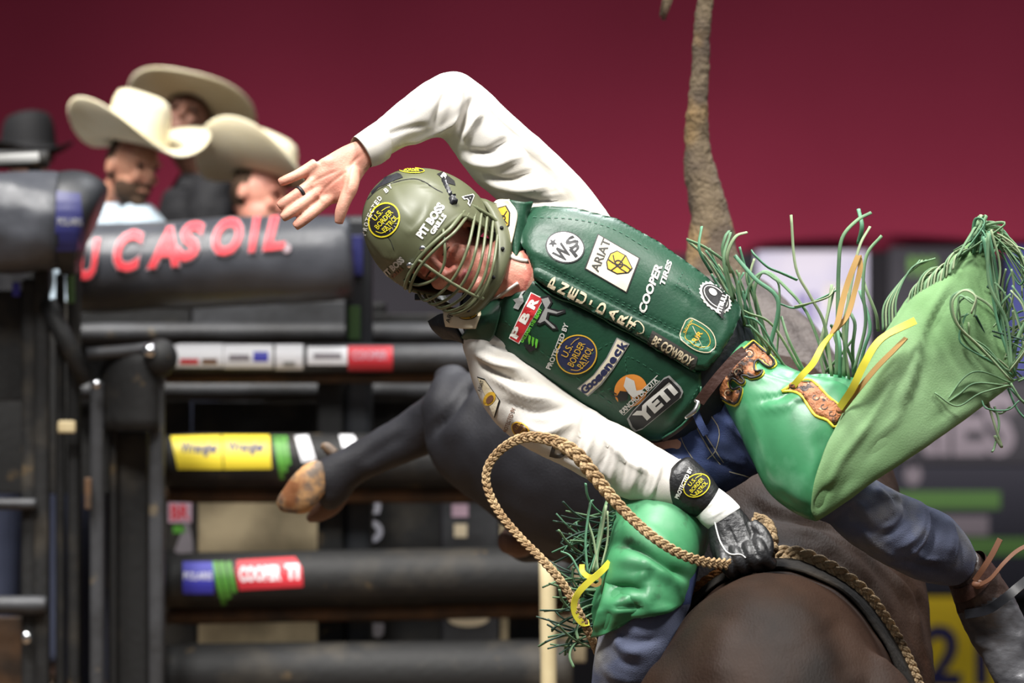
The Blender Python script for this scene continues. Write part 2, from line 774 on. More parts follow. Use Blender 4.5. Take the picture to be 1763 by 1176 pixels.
mat('st_yellow', lin(222, 200, 50), 0.5)
mat('st_green', lin(84, 152, 54), 0.5)
mat('st_navy', lin(34, 36, 92), 0.5)
mat('st_pink', lin(190, 160, 175), 0.5)
mat('letter_red', lin(226, 66, 76), 0.5)
mat('letter_halo', lin(170, 150, 156), 0.5)
mat('hat_straw', lin(242, 232, 202), 0.8, bump=(120, 0.15), spec=0.2, var=(8, lin(232, 218, 180), 0.45, 0.7))
mat('hat_black', lin(20, 20, 23), 0.8, bump=(120, 0.2))
mat('skin_far', lin(196, 142, 116), 0.55, var=(14, lin(176, 112, 92), 0.45, 0.7))
mat('skin_shaded', lin(128, 88, 72), 0.55, var=(14, lin(108, 72, 58), 0.45, 0.7))  # far skin darkened: shade on the face is put into the colour
mat('skin_pink', lin(214, 150, 128), 0.55, var=(14, lin(190, 116, 100), 0.45, 0.7))
mat('beard', lin(70, 50, 34), 0.9, bump=(160, 0.5))
mat('shirt_blue', lin(176, 192, 204), 0.8, bump=(14, 0.4))
mat('shirt_black', lin(24, 24, 28), 0.8, bump=(14, 0.4))
mat('trousers_far', lin(34, 40, 60), 0.8)
mat('plank', lin(92, 78, 60), 0.8, bump=(12, 0.3))
# bull
mat('hide', lin(44, 29, 20), 0.66, bump=(240, 0.22), stretch=(1, 0.45, 0.45), spec=0.15,
    var=(3.0, lin(23, 17, 14), 0.44, 0.62), dirt=(2.6, lin(94, 54, 30), 0.56, 0.76))
mat('hide_black', lin(34, 34, 39), 0.6, bump=(240, 0.2), spec=0.35, var=(6, lin(24, 23, 27), 0.42, 0.66))
mat('hide_tail', lin(100, 86, 66), 0.9, bump=(90, 1.0), var=(12, lin(74, 62, 50), 0.4, 0.66), dirt=(5, lin(136, 108, 66), 0.52, 0.72))
mat('hide_rump', lin(84, 76, 72), 0.75, bump=(80, 0.8), var=(9, lin(58, 50, 47), 0.4, 0.66))
mat('hoof_tan', lin(170, 128, 82), 0.65, var=(22, lin(96, 82, 70), 0.44, 0.58), dirt=(12, lin(120, 74, 40), 0.54, 0.66), bump=(30, 0.3))
mat('hoof_dark', lin(92, 62, 44), 0.6, bump=(30, 0.3))
mat('horn', lin(190, 176, 146), 0.45)
mat('eye_black', lin(10, 8, 8), 0.1)
mat('pad_leather', lin(36, 33, 30), 0.85, bump=(60, 0.4), spec=0.2, var=(9, lin(56, 49, 41), 0.5, 0.7))
mat('rope_tan', lin(184, 156, 116), 0.8, bump=(220, 0.6), var=(30, lin(146, 116, 80), 0.42, 0.66))
mat('rope_dark', lin(186, 160, 124), 0.85, bump=(220, 0.6), var=(30, lin(100, 84, 64), 0.5, 0.66))
mat('rope_orange', lin(190, 124, 62), 0.8, bump=(220, 0.6), var=(30, lin(120, 80, 44), 0.45, 0.66))
# rider
mat('skin', lin(210, 156, 134), 0.5, bump=(260, 0.12), var=(22, lin(196, 126, 108), 0.45, 0.72), spec=0.4)
mat('skin_face', lin(220, 152, 132), 0.40, bump=(240, 0.15), var=(26, lin(198, 116, 102), 0.42, 0.7), spec=0.5)
mat('lips', lin(196, 112, 112), 0.4)
mat('nail', lin(236, 192, 178), 0.3)
mat('shirt_white', lin(208, 204, 197), 0.85, bump=(420, 0.08), spec=0.2, var=(5, lin(200, 193, 180), 0.45, 0.7))
mat('vest_leather', lin(30, 70, 50), 0.42, bump=(150, 0.08), spec=0.4, var=(9, lin(24, 58, 42), 0.42, 0.66))
mat('vest_edge', lin(50, 104, 78), 0.4, coat=0.1)
mat('vest_dark', lin(20, 26, 36), 0.5, bump=(80, 0.2))
mat('stitch', lin(40, 92, 68), 0.7)
mat('shell_olive', lin(92, 95, 69), 0.5, coat=0.06, var=(5, lin(84, 87, 62), 0.42, 0.66))
mat('cage_olive', lin(100, 106, 78), 0.4, coat=0.1)
mat('shell_dark', lin(44, 46, 52), 0.35, coat=0.2)
mat('foam_black', lin(22, 22, 24), 0.8)
mat('strap_black', lin(26, 27, 32), 0.35)
mat('denim', lin(60, 72, 110), 0.9, bump=(420, 0.3), spec=0.15, var=(9, lin(86, 98, 132), 0.52, 0.74), dirt=(4.2, lin(38, 44, 68), 0.5, 0.7))
mat('denim_worn', lin(92, 98, 120), 0.9, bump=(420, 0.3), spec=0.15, var=(7, lin(138, 136, 130), 0.48, 0.72), dirt=(5, lin(54, 57, 72), 0.54, 0.72))
mat('denim_seam', lin(150, 142, 120), 0.8)
mat('chap_green', lin(66, 140, 94), 0.40, bump=(50, 0.04), spec=0.5, var=(4, lin(54, 118, 78), 0.42, 0.66), dirt=(9, lin(100, 160, 122), 0.56, 0.76))  # dirt slot holds lighter patches here: leather highlights put into the colour
mat('chap_dusty', lin(62, 130, 86), 0.46, bump=(60, 0.06), spec=0.45, var=(5, lin(92, 148, 110), 0.45, 0.68), dirt=(16, lin(50, 82, 56), 0.60, 0.70))
mat('suede_green', lin(116, 150, 105), 0.95, bump=(260, 0.12), spec=0.1, var=(6, lin(100, 134, 88), 0.42, 0.66), dirt=(2.4, lin(134, 164, 122), 0.5, 0.7))
mat('fringe_green', lin(110, 142, 104), 0.7, var=(9, lin(78, 112, 82), 0.42, 0.62))
mat('fringe_pale', lin(144, 158, 124), 0.8, var=(9, lin(116, 140, 104), 0.42, 0.62))
mat('fringe_teal', lin(84, 132, 102), 0.55)
mat('fringe_dark', lin(46, 82, 64), 0.6, var=(9, lin(30, 56, 46), 0.42, 0.62))
mat('tie_yellow', lin(222, 212, 64), 0.55)
mat('tie_back', lin(168, 134, 78), 0.8)
mat('tooled_brown', lin(168, 106, 66), 0.5, bump=(110, 0.7), var=(42, lin(58, 40, 34), 0.54, 0.6), dirt=(60, lin(206, 160, 126), 0.6, 0.66))
mat('trim_yellow', lin(222, 206, 66), 0.5)
mat('trim_black', lin(30, 28, 30), 0.5)
mat('belt_brown', lin(62, 40, 34), 0.45, bump=(60, 0.3))
mat('buckle', lin(200, 200, 198), 0.25, 1.0)
mat('glove_black', lin(28, 28, 30), 0.42, bump=(90, 0.3), coat=0.1)
mat('piping_white', lin(225, 225, 222), 0.6)
mat('tape_white', lin(238, 238, 232), 0.7, bump=(40, 0.2))
mat('boot_tape', lin(104, 104, 108), 0.38, 0.2, bump=(24, 0.3), stretch=(1, 1, 2), var=(10, lin(70, 70, 74), 0.42, 0.64))
mat('boot_leather', lin(58, 42, 36), 0.5, bump=(50, 0.4))
mat('strap_brown', lin(122, 82, 60), 0.6)
# print colours
mat('p_white', lin(240, 238, 230), 0.6)
mat('p_cream', lin(226, 216, 190), 0.6, var=(9, lin(206, 190, 150), 0.5, 0.75))
mat('p_black', lin(24, 24, 26), 0.55)
mat('p_grey', lin(150, 150, 148), 0.6)
mat('p_light', lin(198, 196, 190), 0.6)
mat('p_dark', lin(52, 50, 46), 0.6)
mat('p_gold', lin(214, 170, 52), 0.6)
mat('p_yellow', lin(226, 210, 40), 0.55)
mat('p_navy', lin(34, 40, 78), 0.6)
mat('p_red', lin(196, 40, 46), 0.6)
mat('p_green', lin(110, 210, 60), 0.6)
mat('p_orange', lin(216, 136, 52), 0.6)
mat('p_purple', lin(96, 88, 150), 0.4)
mat('p_brown', lin(120, 84, 62), 0.6)
mat('p_tan', lin(206, 190, 160), 0.6)

# ------------------------------------------------------------------ the setting
def struct(name, VF, m, smooth=False, keep=None):
    V, F = VF
    c = np.asarray(V).mean(0)
    o = mk(name, V, F, m, None, smooth=smooth, loc=(c[0], c[1], np.asarray(V)[:, 2].min()), keep=keep)
    return tag(o, kind='structure')


# dirt floor with churned relief
gx, gy = np.linspace(-9, 9, 73), np.linspace(0.2, 20.4, 81)
GV = np.array([(x, y, -0.03 + 0.03 * noise.noise(Vector((x * 2.2, y * 2.2, 0)))) for y in gy for x in gx])
GF = [(j * 73 + i, j * 73 + i + 1, (j + 1) * 73 + i + 1, (j + 1) * 73 + i) for j in range(80) for i in range(72)]
struct('floor', (GV, GF), 'dirt', smooth=True)


def drape(name, x0, x1, y, z0, z1, m, amp=0.05, wl=0.55):
    xs = np.linspace(x0, x1, 260)
    zs = np.linspace(z0, z1, 6)
    R = np.array([[(x, y + amp * math.sin(x / wl * 2 * math.pi + 0.6 * math.sin(x * 1.7)) * (0.5 + 0.5 * abs(math.sin(x * 0.9))), z)
                   for x in xs] for z in zs])
    V, F = rings(R, False, wrap=False)
    return struct(name, (V, F), m, smooth=True)


drape('wall_back', -9, 9, 19.6, 2.20, 8.2, 'red_drape', 0.03, 1.3)
drape('wall_skirt', -9, 9, 19.6, 0.0, 2.21, 'black_drape', 0.03, 0.7)
# chute platform behind the fence, on which the men stand
PLAT_Z = 0.66
pl = struct('floor_platform', box((-3.2, 13.75, PLAT_Z - 0.14), (5.2, 1.6, 0.06)), 'steel_black')
for i in range(9):
    mk('plank', *rbox((-3.2, 13.06 + i * 0.172, PLAT_Z - 0.02), (5.2, 0.16, 0.04), 0.006), 'plank', pl, smooth=False)
for sx in (-5.6, -3.9, -2.2, -0.8):
    for sy in (13.1, 14.4):
        mk('leg', *tube([(sx, sy, 0), (sx, sy, PLAT_Z - 0.17)], 0.04, 10, 1), 'steel_black', pl)

# ------------------------------------------------------------------ banners on the skirt wall
def banner(name, px0, py0, px1, py1, d, m, label, cat='banner'):
    a, b = P(px0, py0, d), P(px1, py1, d)
    c = (a + b) / 2
    root = empty(name, (c[0], c[1], b[2]))
    mk('banner_cloth', *rbox(c, (abs(b[0] - a[0]), 0.03, abs(a[2] - b[2])), 0.004), m, root, smooth=False, keep=name)
    tag(root, label, cat)
    return root


BD = 10.34
b = banner('sponsor_banner', 1302, 432, 1494, 626, BD, 'banner_white', 'white banner with faint blue print high on the dark wall behind the green fringe')
D_ = Deco('sponsor_banner', 0.004)
for i, x in enumerate((1372, 1384, 1398)):
    D_.poly([(x, 505), (x + 7, 505), (x + 7, 560), (x, 560)], 'p_purple')
D_.poly([(1420, 490), (1470, 490), (1470, 530), (1420, 530)], 'p_light')
D_.build('print', b)['kind'] = 'stuff'
b = banner('logo_banner', 1530, 425, 1690, 640, BD, 'banner_black', 'black banner with a green claw emblem behind the upturned chap flap')
D_ = Deco('logo_banner', 0.004)
for i, x in enumerate((1565, 1583, 1601)):
    D_.poly([(x, 440), (x + 12, 444), (x + 9, 478 - 4 * abs(i - 1)), (x + 3, 482 - 4 * abs(i - 1)), (x - 2, 460)], 'banner_green')
D_.build('print', b)['kind'] = 'stuff'
banner('blue_barrier_panel', 1735, 425, 1900, 648, BD, 'banner_blue', 'plain blue panel at the right edge of the dark wall', 'panel')
b = banner('series_banner', 1380, 655, 1960, 800, BD, 'banner_black', 'black banner with big pale letters behind the right end of the chaps')
D_ = Deco('series_banner', 0.004)
D_.text('SERIES', 1590, 730, 316, 112, 0, 'banner_grey', bold=0.05)
D_.build('print', b)['kind'] = 'stuff'
b = banner('striped_banner', 1500, 802, 1960, 1024, BD, 'banner_navy', 'dark navy banner with two green stripes beside the brown bull')
D_ = Deco('striped_banner', 0.004)
D_.poly([(1540, 846), (1722, 846), (1722, 876), (1540, 876)], 'banner_green')
D_.poly([(1590, 888), (1702, 888), (1702, 922), (1590, 922)], 'banner_grey')
D_.poly([(1650, 926), (1800, 926), (1800, 956), (1650, 956)], 'banner_green')
D_.disc(1572, 818, 15, 18, 0, 'banner_grey')
D_.build('print', b)['kind'] = 'stuff'
b = banner('numbered_banner', 1530, 1028, 1722, 1300, BD, 'banner_yellow', 'yellow banner with dark blue number low on the wall beside the boot')
D_ = Deco('numbered_banner', 0.004)
D_.text('21', 1645, 1128, 110, 105, 0, 'st_navy', bold=0.03)
D_.build('print', b)['kind'] = 'stuff'

# ------------------------------------------------------------------ chute fence
FD = 3.3


def rail(px0, px1, py0, py1, d, m, parent, name='rail', keep=None, tilt=0.0, seg=24, lump=0.0, flat=1.0):
    cy = (py0 + py1) / 2
    r = (py1 - py0) / 2 / ppm(d)
    n = 14
    pts = [P(px0 + (px1 - px0) * i / n, cy + tilt * i / n, d) for i in range(n + 1)]
    V, F = tube(pts, [r * (0.93 if i in (0, n) else 1.0) for i in range(n + 1)], seg, 3)
    if lump:
        V = rumple(V, F, 7.0, lump, (0.6, 1, 1.4))
    return mk(name, V, F, m, parent, keep=keep)


def wrap(key, parent, quads, name='sticker'):
    """printed bands around a rail"""
    out = []
    for q in quads:
        D_ = Deco(key, 0.0025)
        for kind, *a in q:
            getattr(D_, kind)(*a[0], **(a[1] if len(a) > 1 else {}))
        out.append(D_.build(name, parent))
    return out


R_ = lambda x0, y0, x1, y1: [(x0, y0), (x1, y0), (x1, y1), (x0, y1)]
c0 = P(450, 588, FD)
gate = empty('chute_gate', (c0[0], c0[1], 0.0))
tag(gate, 'black steel chute gate with fat horizontal rails covered in stickers', 'gate')
# rails
up = rail(282, 1010, 592, 642, FD, 'steel_grey', gate, keep='rail_a')
wrap('rail_a', up, [
    [('poly', (R_(286, 593, 384, 632), 'st_white')), ('poly', (R_(310, 618, 342, 626), 'st_red', 1)), ('poly', (R_(348, 618, 374, 626), 'p_brown', 1))],
    [('poly', (R_(385, 594, 470, 634), 'st_white')), ('poly', (R_(394, 611, 430, 621), 'banner_grey', 1)), ('poly', (R_(436, 606, 462, 622), 'st_blue', 1))],
    [('poly', (R_(474, 594, 522, 636), 'st_white')), ('poly', (R_(488, 622, 508, 630), 'p_grey', 1))],
    [('poly', (R_(529, 598, 598, 628), 'st_white')), ('poly', (R_(540, 609, 588, 618), 'banner_grey', 1))],
    [('poly', (R_(599, 597, 676, 638), 'st_red')), ('text', ('COOPER', 637, 612, 60, 14, 0, 'st_pink'))]])
rail(285, 1010, 640, 660, FD + 0.03, 'steel_rust', gate)
r3 = rail(286, 985, 746, 842, FD, 'steel_black', gate, keep='rail_b')
rail(286, 985, 838, 866, FD + 0.02, 'steel_rust', gate)
wrap('rail_b', r3, [
    [('poly', ([(294, 752), (380, 750), (384, 808), (306, 808)], 'st_yellow')), ('text', ('Wrangler', 344, 774, 66, 24, 0, 'st_navy', 1, 0.04))],
    [('poly', ([(383, 750), (464, 750), (468, 807), (386, 808)], 'st_yellow')), ('text', ('Wrangler', 424, 772, 66, 24, 0, 'st_navy', 1, 0.04))],
    [('poly', (R_(472, 750, 500, 830), 'p_black')), ('line', ([(474, 752), (480, 790), (486, 824)], 7, 'st_green', 1)),
     ('line', ([(483, 752), (488, 790), (492, 812)], 7, 'st_green', 1)), ('line', ([(491, 752), (495, 780), (498, 800)], 6, 'st_green', 1))],
    [('poly', ([(508, 752), (530, 750), (544, 792), (520, 796)], 'st_white'))],
    [('poly', ([(584, 750), (608, 750), (620, 770), (590, 772)], 'st_white'))],
    [('poly', ([(684, 770), (700, 768), (702, 790), (686, 790)], 'st_yellow'))]])
r4 = rail(286, 985, 952, 1050, FD, 'steel_black', gate, keep='rail_c', tilt=-12)
rail(286, 985, 1046, 1076, FD + 0.02, 'steel_rust', gate, tilt=-14)
wrap('rail_c', r4, [
    [('poly', (R_(315, 968, 368, 1022), 'st_blue')), ('text', ('POLARIS', 341, 992, 48, 13, 0, 'st_white'))],
    [('poly', (R_(368, 966, 408, 1030), 'p_black')), ('line', ([(370, 968), (376, 1000), (386, 1040)], 9, 'st_green', 1)),
     ('line', ([(381, 968), (388, 1000), (394, 1030)], 9, 'st_green', 1)), ('line', ([(393, 968), (400, 1000), (404, 1020)], 8, 'st_green', 1))],
    [('poly', ([(400, 966), (508, 960), (520, 978), (522, 1010), (412, 1016)], 'st_red')), ('text', ('COOPER', 448, 988, 72, 26, -2, 'st_white', 1, 0.05)),
     ('text', ('TI', 503, 985, 24, 26, -2, 'st_white', 1, 0.05))]])
r5 = rail(286, 985, 1108, 1220, FD, 'steel_black', gate, tilt=-8)
rail(286, 985, 1290, 1390, FD, 'steel_black', gate)
for x, w in ((570, 46), (905, 60)):
    pa, pb = P(x, 590, FD + 0.14), P(x, 588 + CZ * ppm(FD + 0.14), FD + 0.14)
    mk('post', *rbox((pa + pb) / 2, (w / ppm(FD), 0.08, abs(pa[2] - pb[2])), 0.01), 'steel_black', gate, smooth=False)
# far rails of the chute box seen between the gate's rails
back = empty('chute_back_fence', tuple(P(450, 588, 4.0)[:2]) + (0.0,))
tag(back, 'far grey rails and boards seen through the gaps of the chute gate', 'fence')
rail(120, 900, 556, 592, 3.66, 'steel_grey', back)
rail(120, 900, 656, 688, 3.66, 'steel_grey', back)
for x0, x1, y0, y1, m in ((340, 552, 853, 1140, 'tan_board'), (552, 760, 850, 1140, 'steel_black'), (280, 340, 850, 1140, 'steel_black'),
                          (760, 860, 850, 1140, 'steel_grey'), (860, 1010, 700, 1140, 'tan_board')):
    a, b_ = P(x0, y0, 3.72), P(x1, y1, 3.72)
    mk('board', *rbox((a + b_) / 2, (b_[0] - a[0] - 0.006, 0.03, a[2] - b_[2]), 0.004), m, back, smooth=False, keep='board_%d' % x0)
for x0, x1, y0, y1, m in ((-60, 330, 518, 850, 'steel_black'), (330, 600, 518, 690, 'steel_grey'), (330, 600, 692, 850, 'steel_black'), (600, 900, 540, 850, 'steel_black')):
    a, b_ = P(x0, y0, 3.72), P(x1, y1, 3.72)
    mk('board', *rbox((a + b_) / 2, (b_[0] - a[0] - 0.006, 0.03, a[2] - b_[2]), 0.004), m, back, smooth=False)
for x in (300, 640, 860):
    a, b_ = P(x, 520, 3.76), P(x, 588 + CZ * ppm(3.76), 3.76)
    mk('post', *rbox((a + b_) / 2, (0.09, 0.07, a[2] - b_[2]), 0.01), 'steel_black', back, smooth=False)
D_ = Deco('board_552', 0.004)
D_.text('C', 636, 868, 34, 40, 90, 'banner_white', bold=0.06).text('O', 638, 915, 40, 44, 90, 'banner_white', bold=0.06).text('O', 640, 962, 30, 40, 90, 'banner_white', bold=0.05)
D_.text('R', 644, 1090, 34, 34, 90, 'banner_white', bold=0.06)
D_.build('print', back)['kind'] = 'stuff'
D_ = Deco('board_280', 0.004)
D_.poly(R_(290, 864, 330, 900), 'st_pink').text('BR', 310, 882, 32, 26, 0, 'st_red', bold=0.03).poly(R_(298, 905, 322, 918), 'st_green')
D_.poly([(322, 890), (332, 930), (334, 960), (300, 950)], 'banner_grey')
D_.build('print', back)['kind'] = 'stuff'
D_ = Deco('board_760', 0.004)
D_.poly(R_(778, 868, 806, 890), 'st_pink').poly(R_(782, 902, 804, 925), 'p_tan').disc(806, 1064, 36, 15, 0, 'p_tan')
D_.build('print', back)['kind'] = 'stuff'

# hinge posts and latch box on the left
hp = empty('hinge_post', tuple(P(170, 588, 2.95)[:2]) + (0.0,))
tag(hp, 'cluster of upright black steel posts with a rounded latch box beside the gate', 'post')


def upright(px, w, py0, d, m, parent, name='upright'):
    a, b_ = P(px, py0, d), P(px, 588 + CZ * ppm(d), d)
    return mk(name, *rbox((a + b_) / 2, (w / ppm(d), 0.06, a[2] - b_[2]), 0.012), m, parent, smooth=False)


for px, w, py0, d, m in ((72, 26, 450, 2.95, 'steel_black'), (104, 14, 470, 3.0, 'steel_black'), (128, 22, 440, 3.02, 'steel_black'),
                         (168, 24, 655, 2.95, 'steel_grey'), (196, 12, 700, 3.0, 'steel_black'), (222, 70, 740, 3.05, 'steel_black'),
                         (270, 26, 610, 2.95, 'steel_grey')):
    upright(px, w, py0, d, m, hp)
mk('brace', *tube(px_pts([(80, 520, 2.93), (150, 660, 2.93)]), 0.028, 12, 1), 'steel_black', hp)
V, F = tube(px_pts([(222, 600, 2.95), (222, 625, 2.95), (222, 740, 2.95)]), [0.055, 0.095, 0.10], 20, 6, flat=0.6)
mk('latch_box', V, F, 'steel_black', hp)
mk('latch_pin', *ell(P(258, 604, 2.86), (0.022, 0.022, 0.022)), 'chrome', hp)
mk('latch_pin', *ell(P(166, 662, 2.86), (0.014, 0.014, 0.014)), 'chrome', hp)
mk('latch_bar', *tube(px_pts([(150, 610, 2.9), (200, 606, 2.9), (262, 600, 2.9)]), 0.018, 10, 2), 'steel_grey', hp)
mk('rail_end_cap', *ell(P(276, 616, 2.9), (0.05, 0.05, 0.055)), 'steel_black', hp)
mk('paint_mark', *rbox(P(115, 735, 2.92), (0.05, 0.02, 0.035), 0.006), 'post_cream', hp, smooth=False)
mk('tape_mark', *rbox(P(122, 495, 2.93), (0.022, 0.02, 0.09), 0.004), 'tape_green', hp, smooth=False)
mk('tape_mark', *rbox(P(28, 498, 2.93), (0.022, 0.02, 0.04), 0.004), 'st_blue', hp, smooth=False)
mk('rust_patch', *rbox(P(152, 850, 2.90), (0.02, 0.01, 0.09), 0.004), 'steel_rust', hp, smooth=False)

# side gate at the far left
sg = empty('side_gate', tuple(P(20, 588, 2.9)[:2]) + (0.0,))
tag(sg, 'dark steel side gate of thin rails at the left edge', 'gate')
rail(-120, 62, 858, 878, 2.9, 'steel_grey', sg)
rail(-120, 80, 1026, 1058, 2.9, 'steel_grey', sg)
for y0, y1, m in ((500, 690, 'steel_black'), (1062, 1400, 'steel_rust')):
    a, b_ = P(-120, y0, 2.98), P(50, y1, 2.98)
    mk('sheet_panel', *rbox((a + b_) / 2, (b_[0] - a[0], 0.02, a[2] - b_[2]), 0.004), m, sg, smooth=False)
for x in (-70, 50):
    upright(x, 24, 480, 2.95, 'steel_black', sg, 'post')
mk('bolt', *ell(P(46, 1098, 2.88), (0.016, 0.016, 0.02)), 'chrome', sg)

# padded rails
def pad(px0, px1, y0, y1, d, label, tilt=0.0, lump=0.012, key=None):
    c = P((px0 + px1) / 2, y1, d)
    root = empty('padded_rail', (c[0], c[1], c[2]))
    tag(root, label, 'padded rail')
    p = rail(px0, px1, y0, y1, d, 'pad_vinyl', root, 'vinyl_pad', keep=key, tilt=tilt, seg=32, lump=lump)
    return root, p


pr, p_ = pad(-200, 118, 296, 470, 2.85, 'grey vinyl padded rail with a blue tag on its end at the left edge', lump=0.018, key='pad_l')
e = P(126, 385, 2.85)
V, F = tube(px_pts([(104, 384, 2.80), (128, 384, 2.80), (148, 386, 2.80), (158, 390, 2.80)]), [0.145, 0.148, 0.138, 0.10], 32, 4)
mk('end_cap', V, F, 'pad_dark', pr, keep='pad_end')
D_ = Deco('pad_end', 0.004)
D_.poly([(98, 330), (138, 334), (146, 432), (94, 432)], 'st_navy')
D_.text('POLARIS', 120, 382, 40, 13, 0, 'p_grey')
D_.build('tag', pr)
pr, p_ = pad(120, 606, 388, 540, 3.25, 'black padded top rail with red lettering above the chute gate', tilt=-22, lump=0.007, key='pad_m')
D_ = Deco('pad_m', 0.005)
for dx, m, bw, ly in ((0, 'letter_halo', 0.085, 0), (0, 'letter_red', 0.05, 6)):
    k = 1.10 if ly == 0 else 1.0
    for ch, x, y, w, h in (('L', 98, 452, 42, 66), ('U', 154, 448, 46, 66), ('C', 222, 434, 58, 66), ('A', 278, 428, 60, 64), ('S', 327, 418, 58, 62),
                           ('O', 392, 410, 58, 60), ('I', 438, 406, 28, 56), ('L', 470, 404, 44, 54)):
        D_.text(ch, x, y, w * k * .92, h * k, -5, m, layer=ly, bold=bw * .8, shear=0.35)
D_.disc(493, 428, 8, 8, 0, 'letter_halo')
D_.build('lettering', pr)['kind'] = 'stuff'
e = P(618, 430, 3.2)
post = empty('gate_post', (e[0], e[1] + 0.1, 0.0))
tag(post, 'black square post with a blue tag at the right end of the lettered pad', 'post')
a, b_ = P(618, 372, 3.46), P(618, 588 + CZ * ppm(3.46), 3.46)
mk('post_body', *rbox((a + b_) / 2, (48 / ppm(3.3), 0.10, a[2] - b_[2]), 0.02), 'pad_dark', post, smooth=False)
mk('tag', *rbox(P(612, 440, 3.402), (0.045, 0.008, 0.12), 0.003), 'st_navy', post, smooth=False)
mk('tape_mark', *rbox(P(610, 556, 3.404), (0.035, 0.006, 0.10), 0.003), 'tape_green', post, smooth=False)
# upper rail with white tape behind the pad at the left edge
tr = empty('taped_rail', tuple(P(0, 290, 3.1)))
tag(tr, 'thin black rail with white tape above the grey pad', 'rail')
rail(-200, 84, 258, 290, 3.1, 'steel_black', tr, keep='taped')
for x in (-170, 60):
    upright(x, 20, 275, 3.14, 'steel_black', tr, 'post')
D_ = Deco('taped', 0.003)
D_.poly([(-20, 268), (66, 263), (68, 278), (-20, 282)], 'p_grey')
D_.build('tape', tr)
# cream upright pole beside the bull
cp = P(945, 588, 2.2)
V, F = tube([(cp[0], cp[1], 0), (cp[0] + 0.0, cp[1], 0.8), (cp[0] - 0.005, cp[1], 1.24)], 0.021, 16, 4)
o = mk('cream_pole', V, F, 'post_cream', None, loc=(cp[0], cp[1], 0.0))
tag(o, 'cream painted upright pole behind the green fringe of the lower leg', 'pole')
# ------------------------------------------------------------------ men behind the chutes
def rotm(yaw=0, pitch=0, roll=0):
    return np.array(Matrix.Rotation(yaw, 3, 'Z') @ Matrix.Rotation(pitch, 3, 'X') @ Matrix.Rotation(roll, 3, 'Y'))


def hat_mesh(Rm, c, brim=(0.175, 0.215), curl=0.07, crown=(0.083, 0.105), ch=0.125):
    """western hat in head coordinates: x right, y forward, z up"""
    n = 48
    th = np.linspace(0, 2 * math.pi, n, endpoint=False)
    rows = []
    prof = [(0.0, 0.0, -0.006), (1.0, 0.0, -0.006), (1.0, 0.0, 0.0)]
    for t in np.linspace(1, 0, 9):          # brim from the edge in, upper side
        x = (crown[0] + (brim[0] - crown[0]) * t) * np.cos(th)
        y = (crown[1] + (brim[1] - crown[1]) * t) * np.sin(th)
        z = curl * np.abs(np.cos(th)) ** 1.6 * t ** 1.6 - 0.022 * np.abs(np.sin(th)) ** 3 * t
        rows.append(np.stack((x, y, z), 1))
    for k, s in ((0.12, 1.0), (0.45, 0.97), (0.75, 0.92), (0.93, 0.82), (1.0, 0.6)):
        x, y = crown[0] * s * np.cos(th), crown[1] * s * np.sin(th)
        z = ch * k * np.ones(n) + 0.02 * k * (y / crown[1]) * -1
        x = x * (1 - 0.22 * max(0, k - 0.4) * (np.sin(th) > 0) * np.abs(np.sin(th)))
        rows.append(np.stack((x, y, z), 1))
    x, y = crown[0] * 0.2 * np.cos(th), crown[1] * 0.35 * np.sin(th)
    rows.append(np.stack((x, y, np.full(n, ch - 0.03)), 1))
    R1 = np.array(rows)
    under = []
    for t in np.linspace(0, 1, 7):
        x = (crown[0] * 0.97 + (brim[0] - crown[0]) * t) * np.cos(th)
        y = (crown[1] * 0.97 + (brim[1] - crown[1]) * t) * np.sin(th)
        z = curl * np.abs(np.cos(th)) ** 1.6 * t ** 1.6 - 0.022 * np.abs(np.sin(th)) ** 3 * t - 0.006
        under.append(np.stack((x, y, z), 1))
    R = np.concatenate((np.array(under), R1))
    V, F = rings(R, False)
    V = np.vstack((V, R[-1].mean(0)))
    k = len(V) - 1
    m = (R.shape[0] - 1) * n
    F += [(m + j, m + (j + 1) % n, k) for j in range(n)]
    return V @ Rm.T + c, F


def head_parts(Rm, c, s=1.0):
    g = lambda p, ax: ell(np.array(c) + Rm @ (np.array(p) * s), np.array(ax) * s, 20, Rm)
    return [g((0, -0.01, 0.02), (0.075, 0.095, 0.10)), g((0, 0.02, -0.06), (0.058, 0.07, 0.06)),
            g((0, 0.098, -0.02), (0.013, 0.018, 0.028)), g((0, 0.085, 0.022), (0.055, 0.014, 0.012)),
            g((0, 0.082, -0.068), (0.024, 0.012, 0.010)), g((0, 0.07, -0.105), (0.026, 0.022, 0.018)),
            g((-0.077, -0.01, -0.01), (0.010, 0.02, 0.032)), g((0.077, -0.01, -0.01), (0.010, 0.02, 0.032)),
            g((0.03, 0.08, -0.03), (0.02, 0.012, 0.016)), g((-0.03, 0.08, -0.03), (0.02, 0.012, 0.016))]


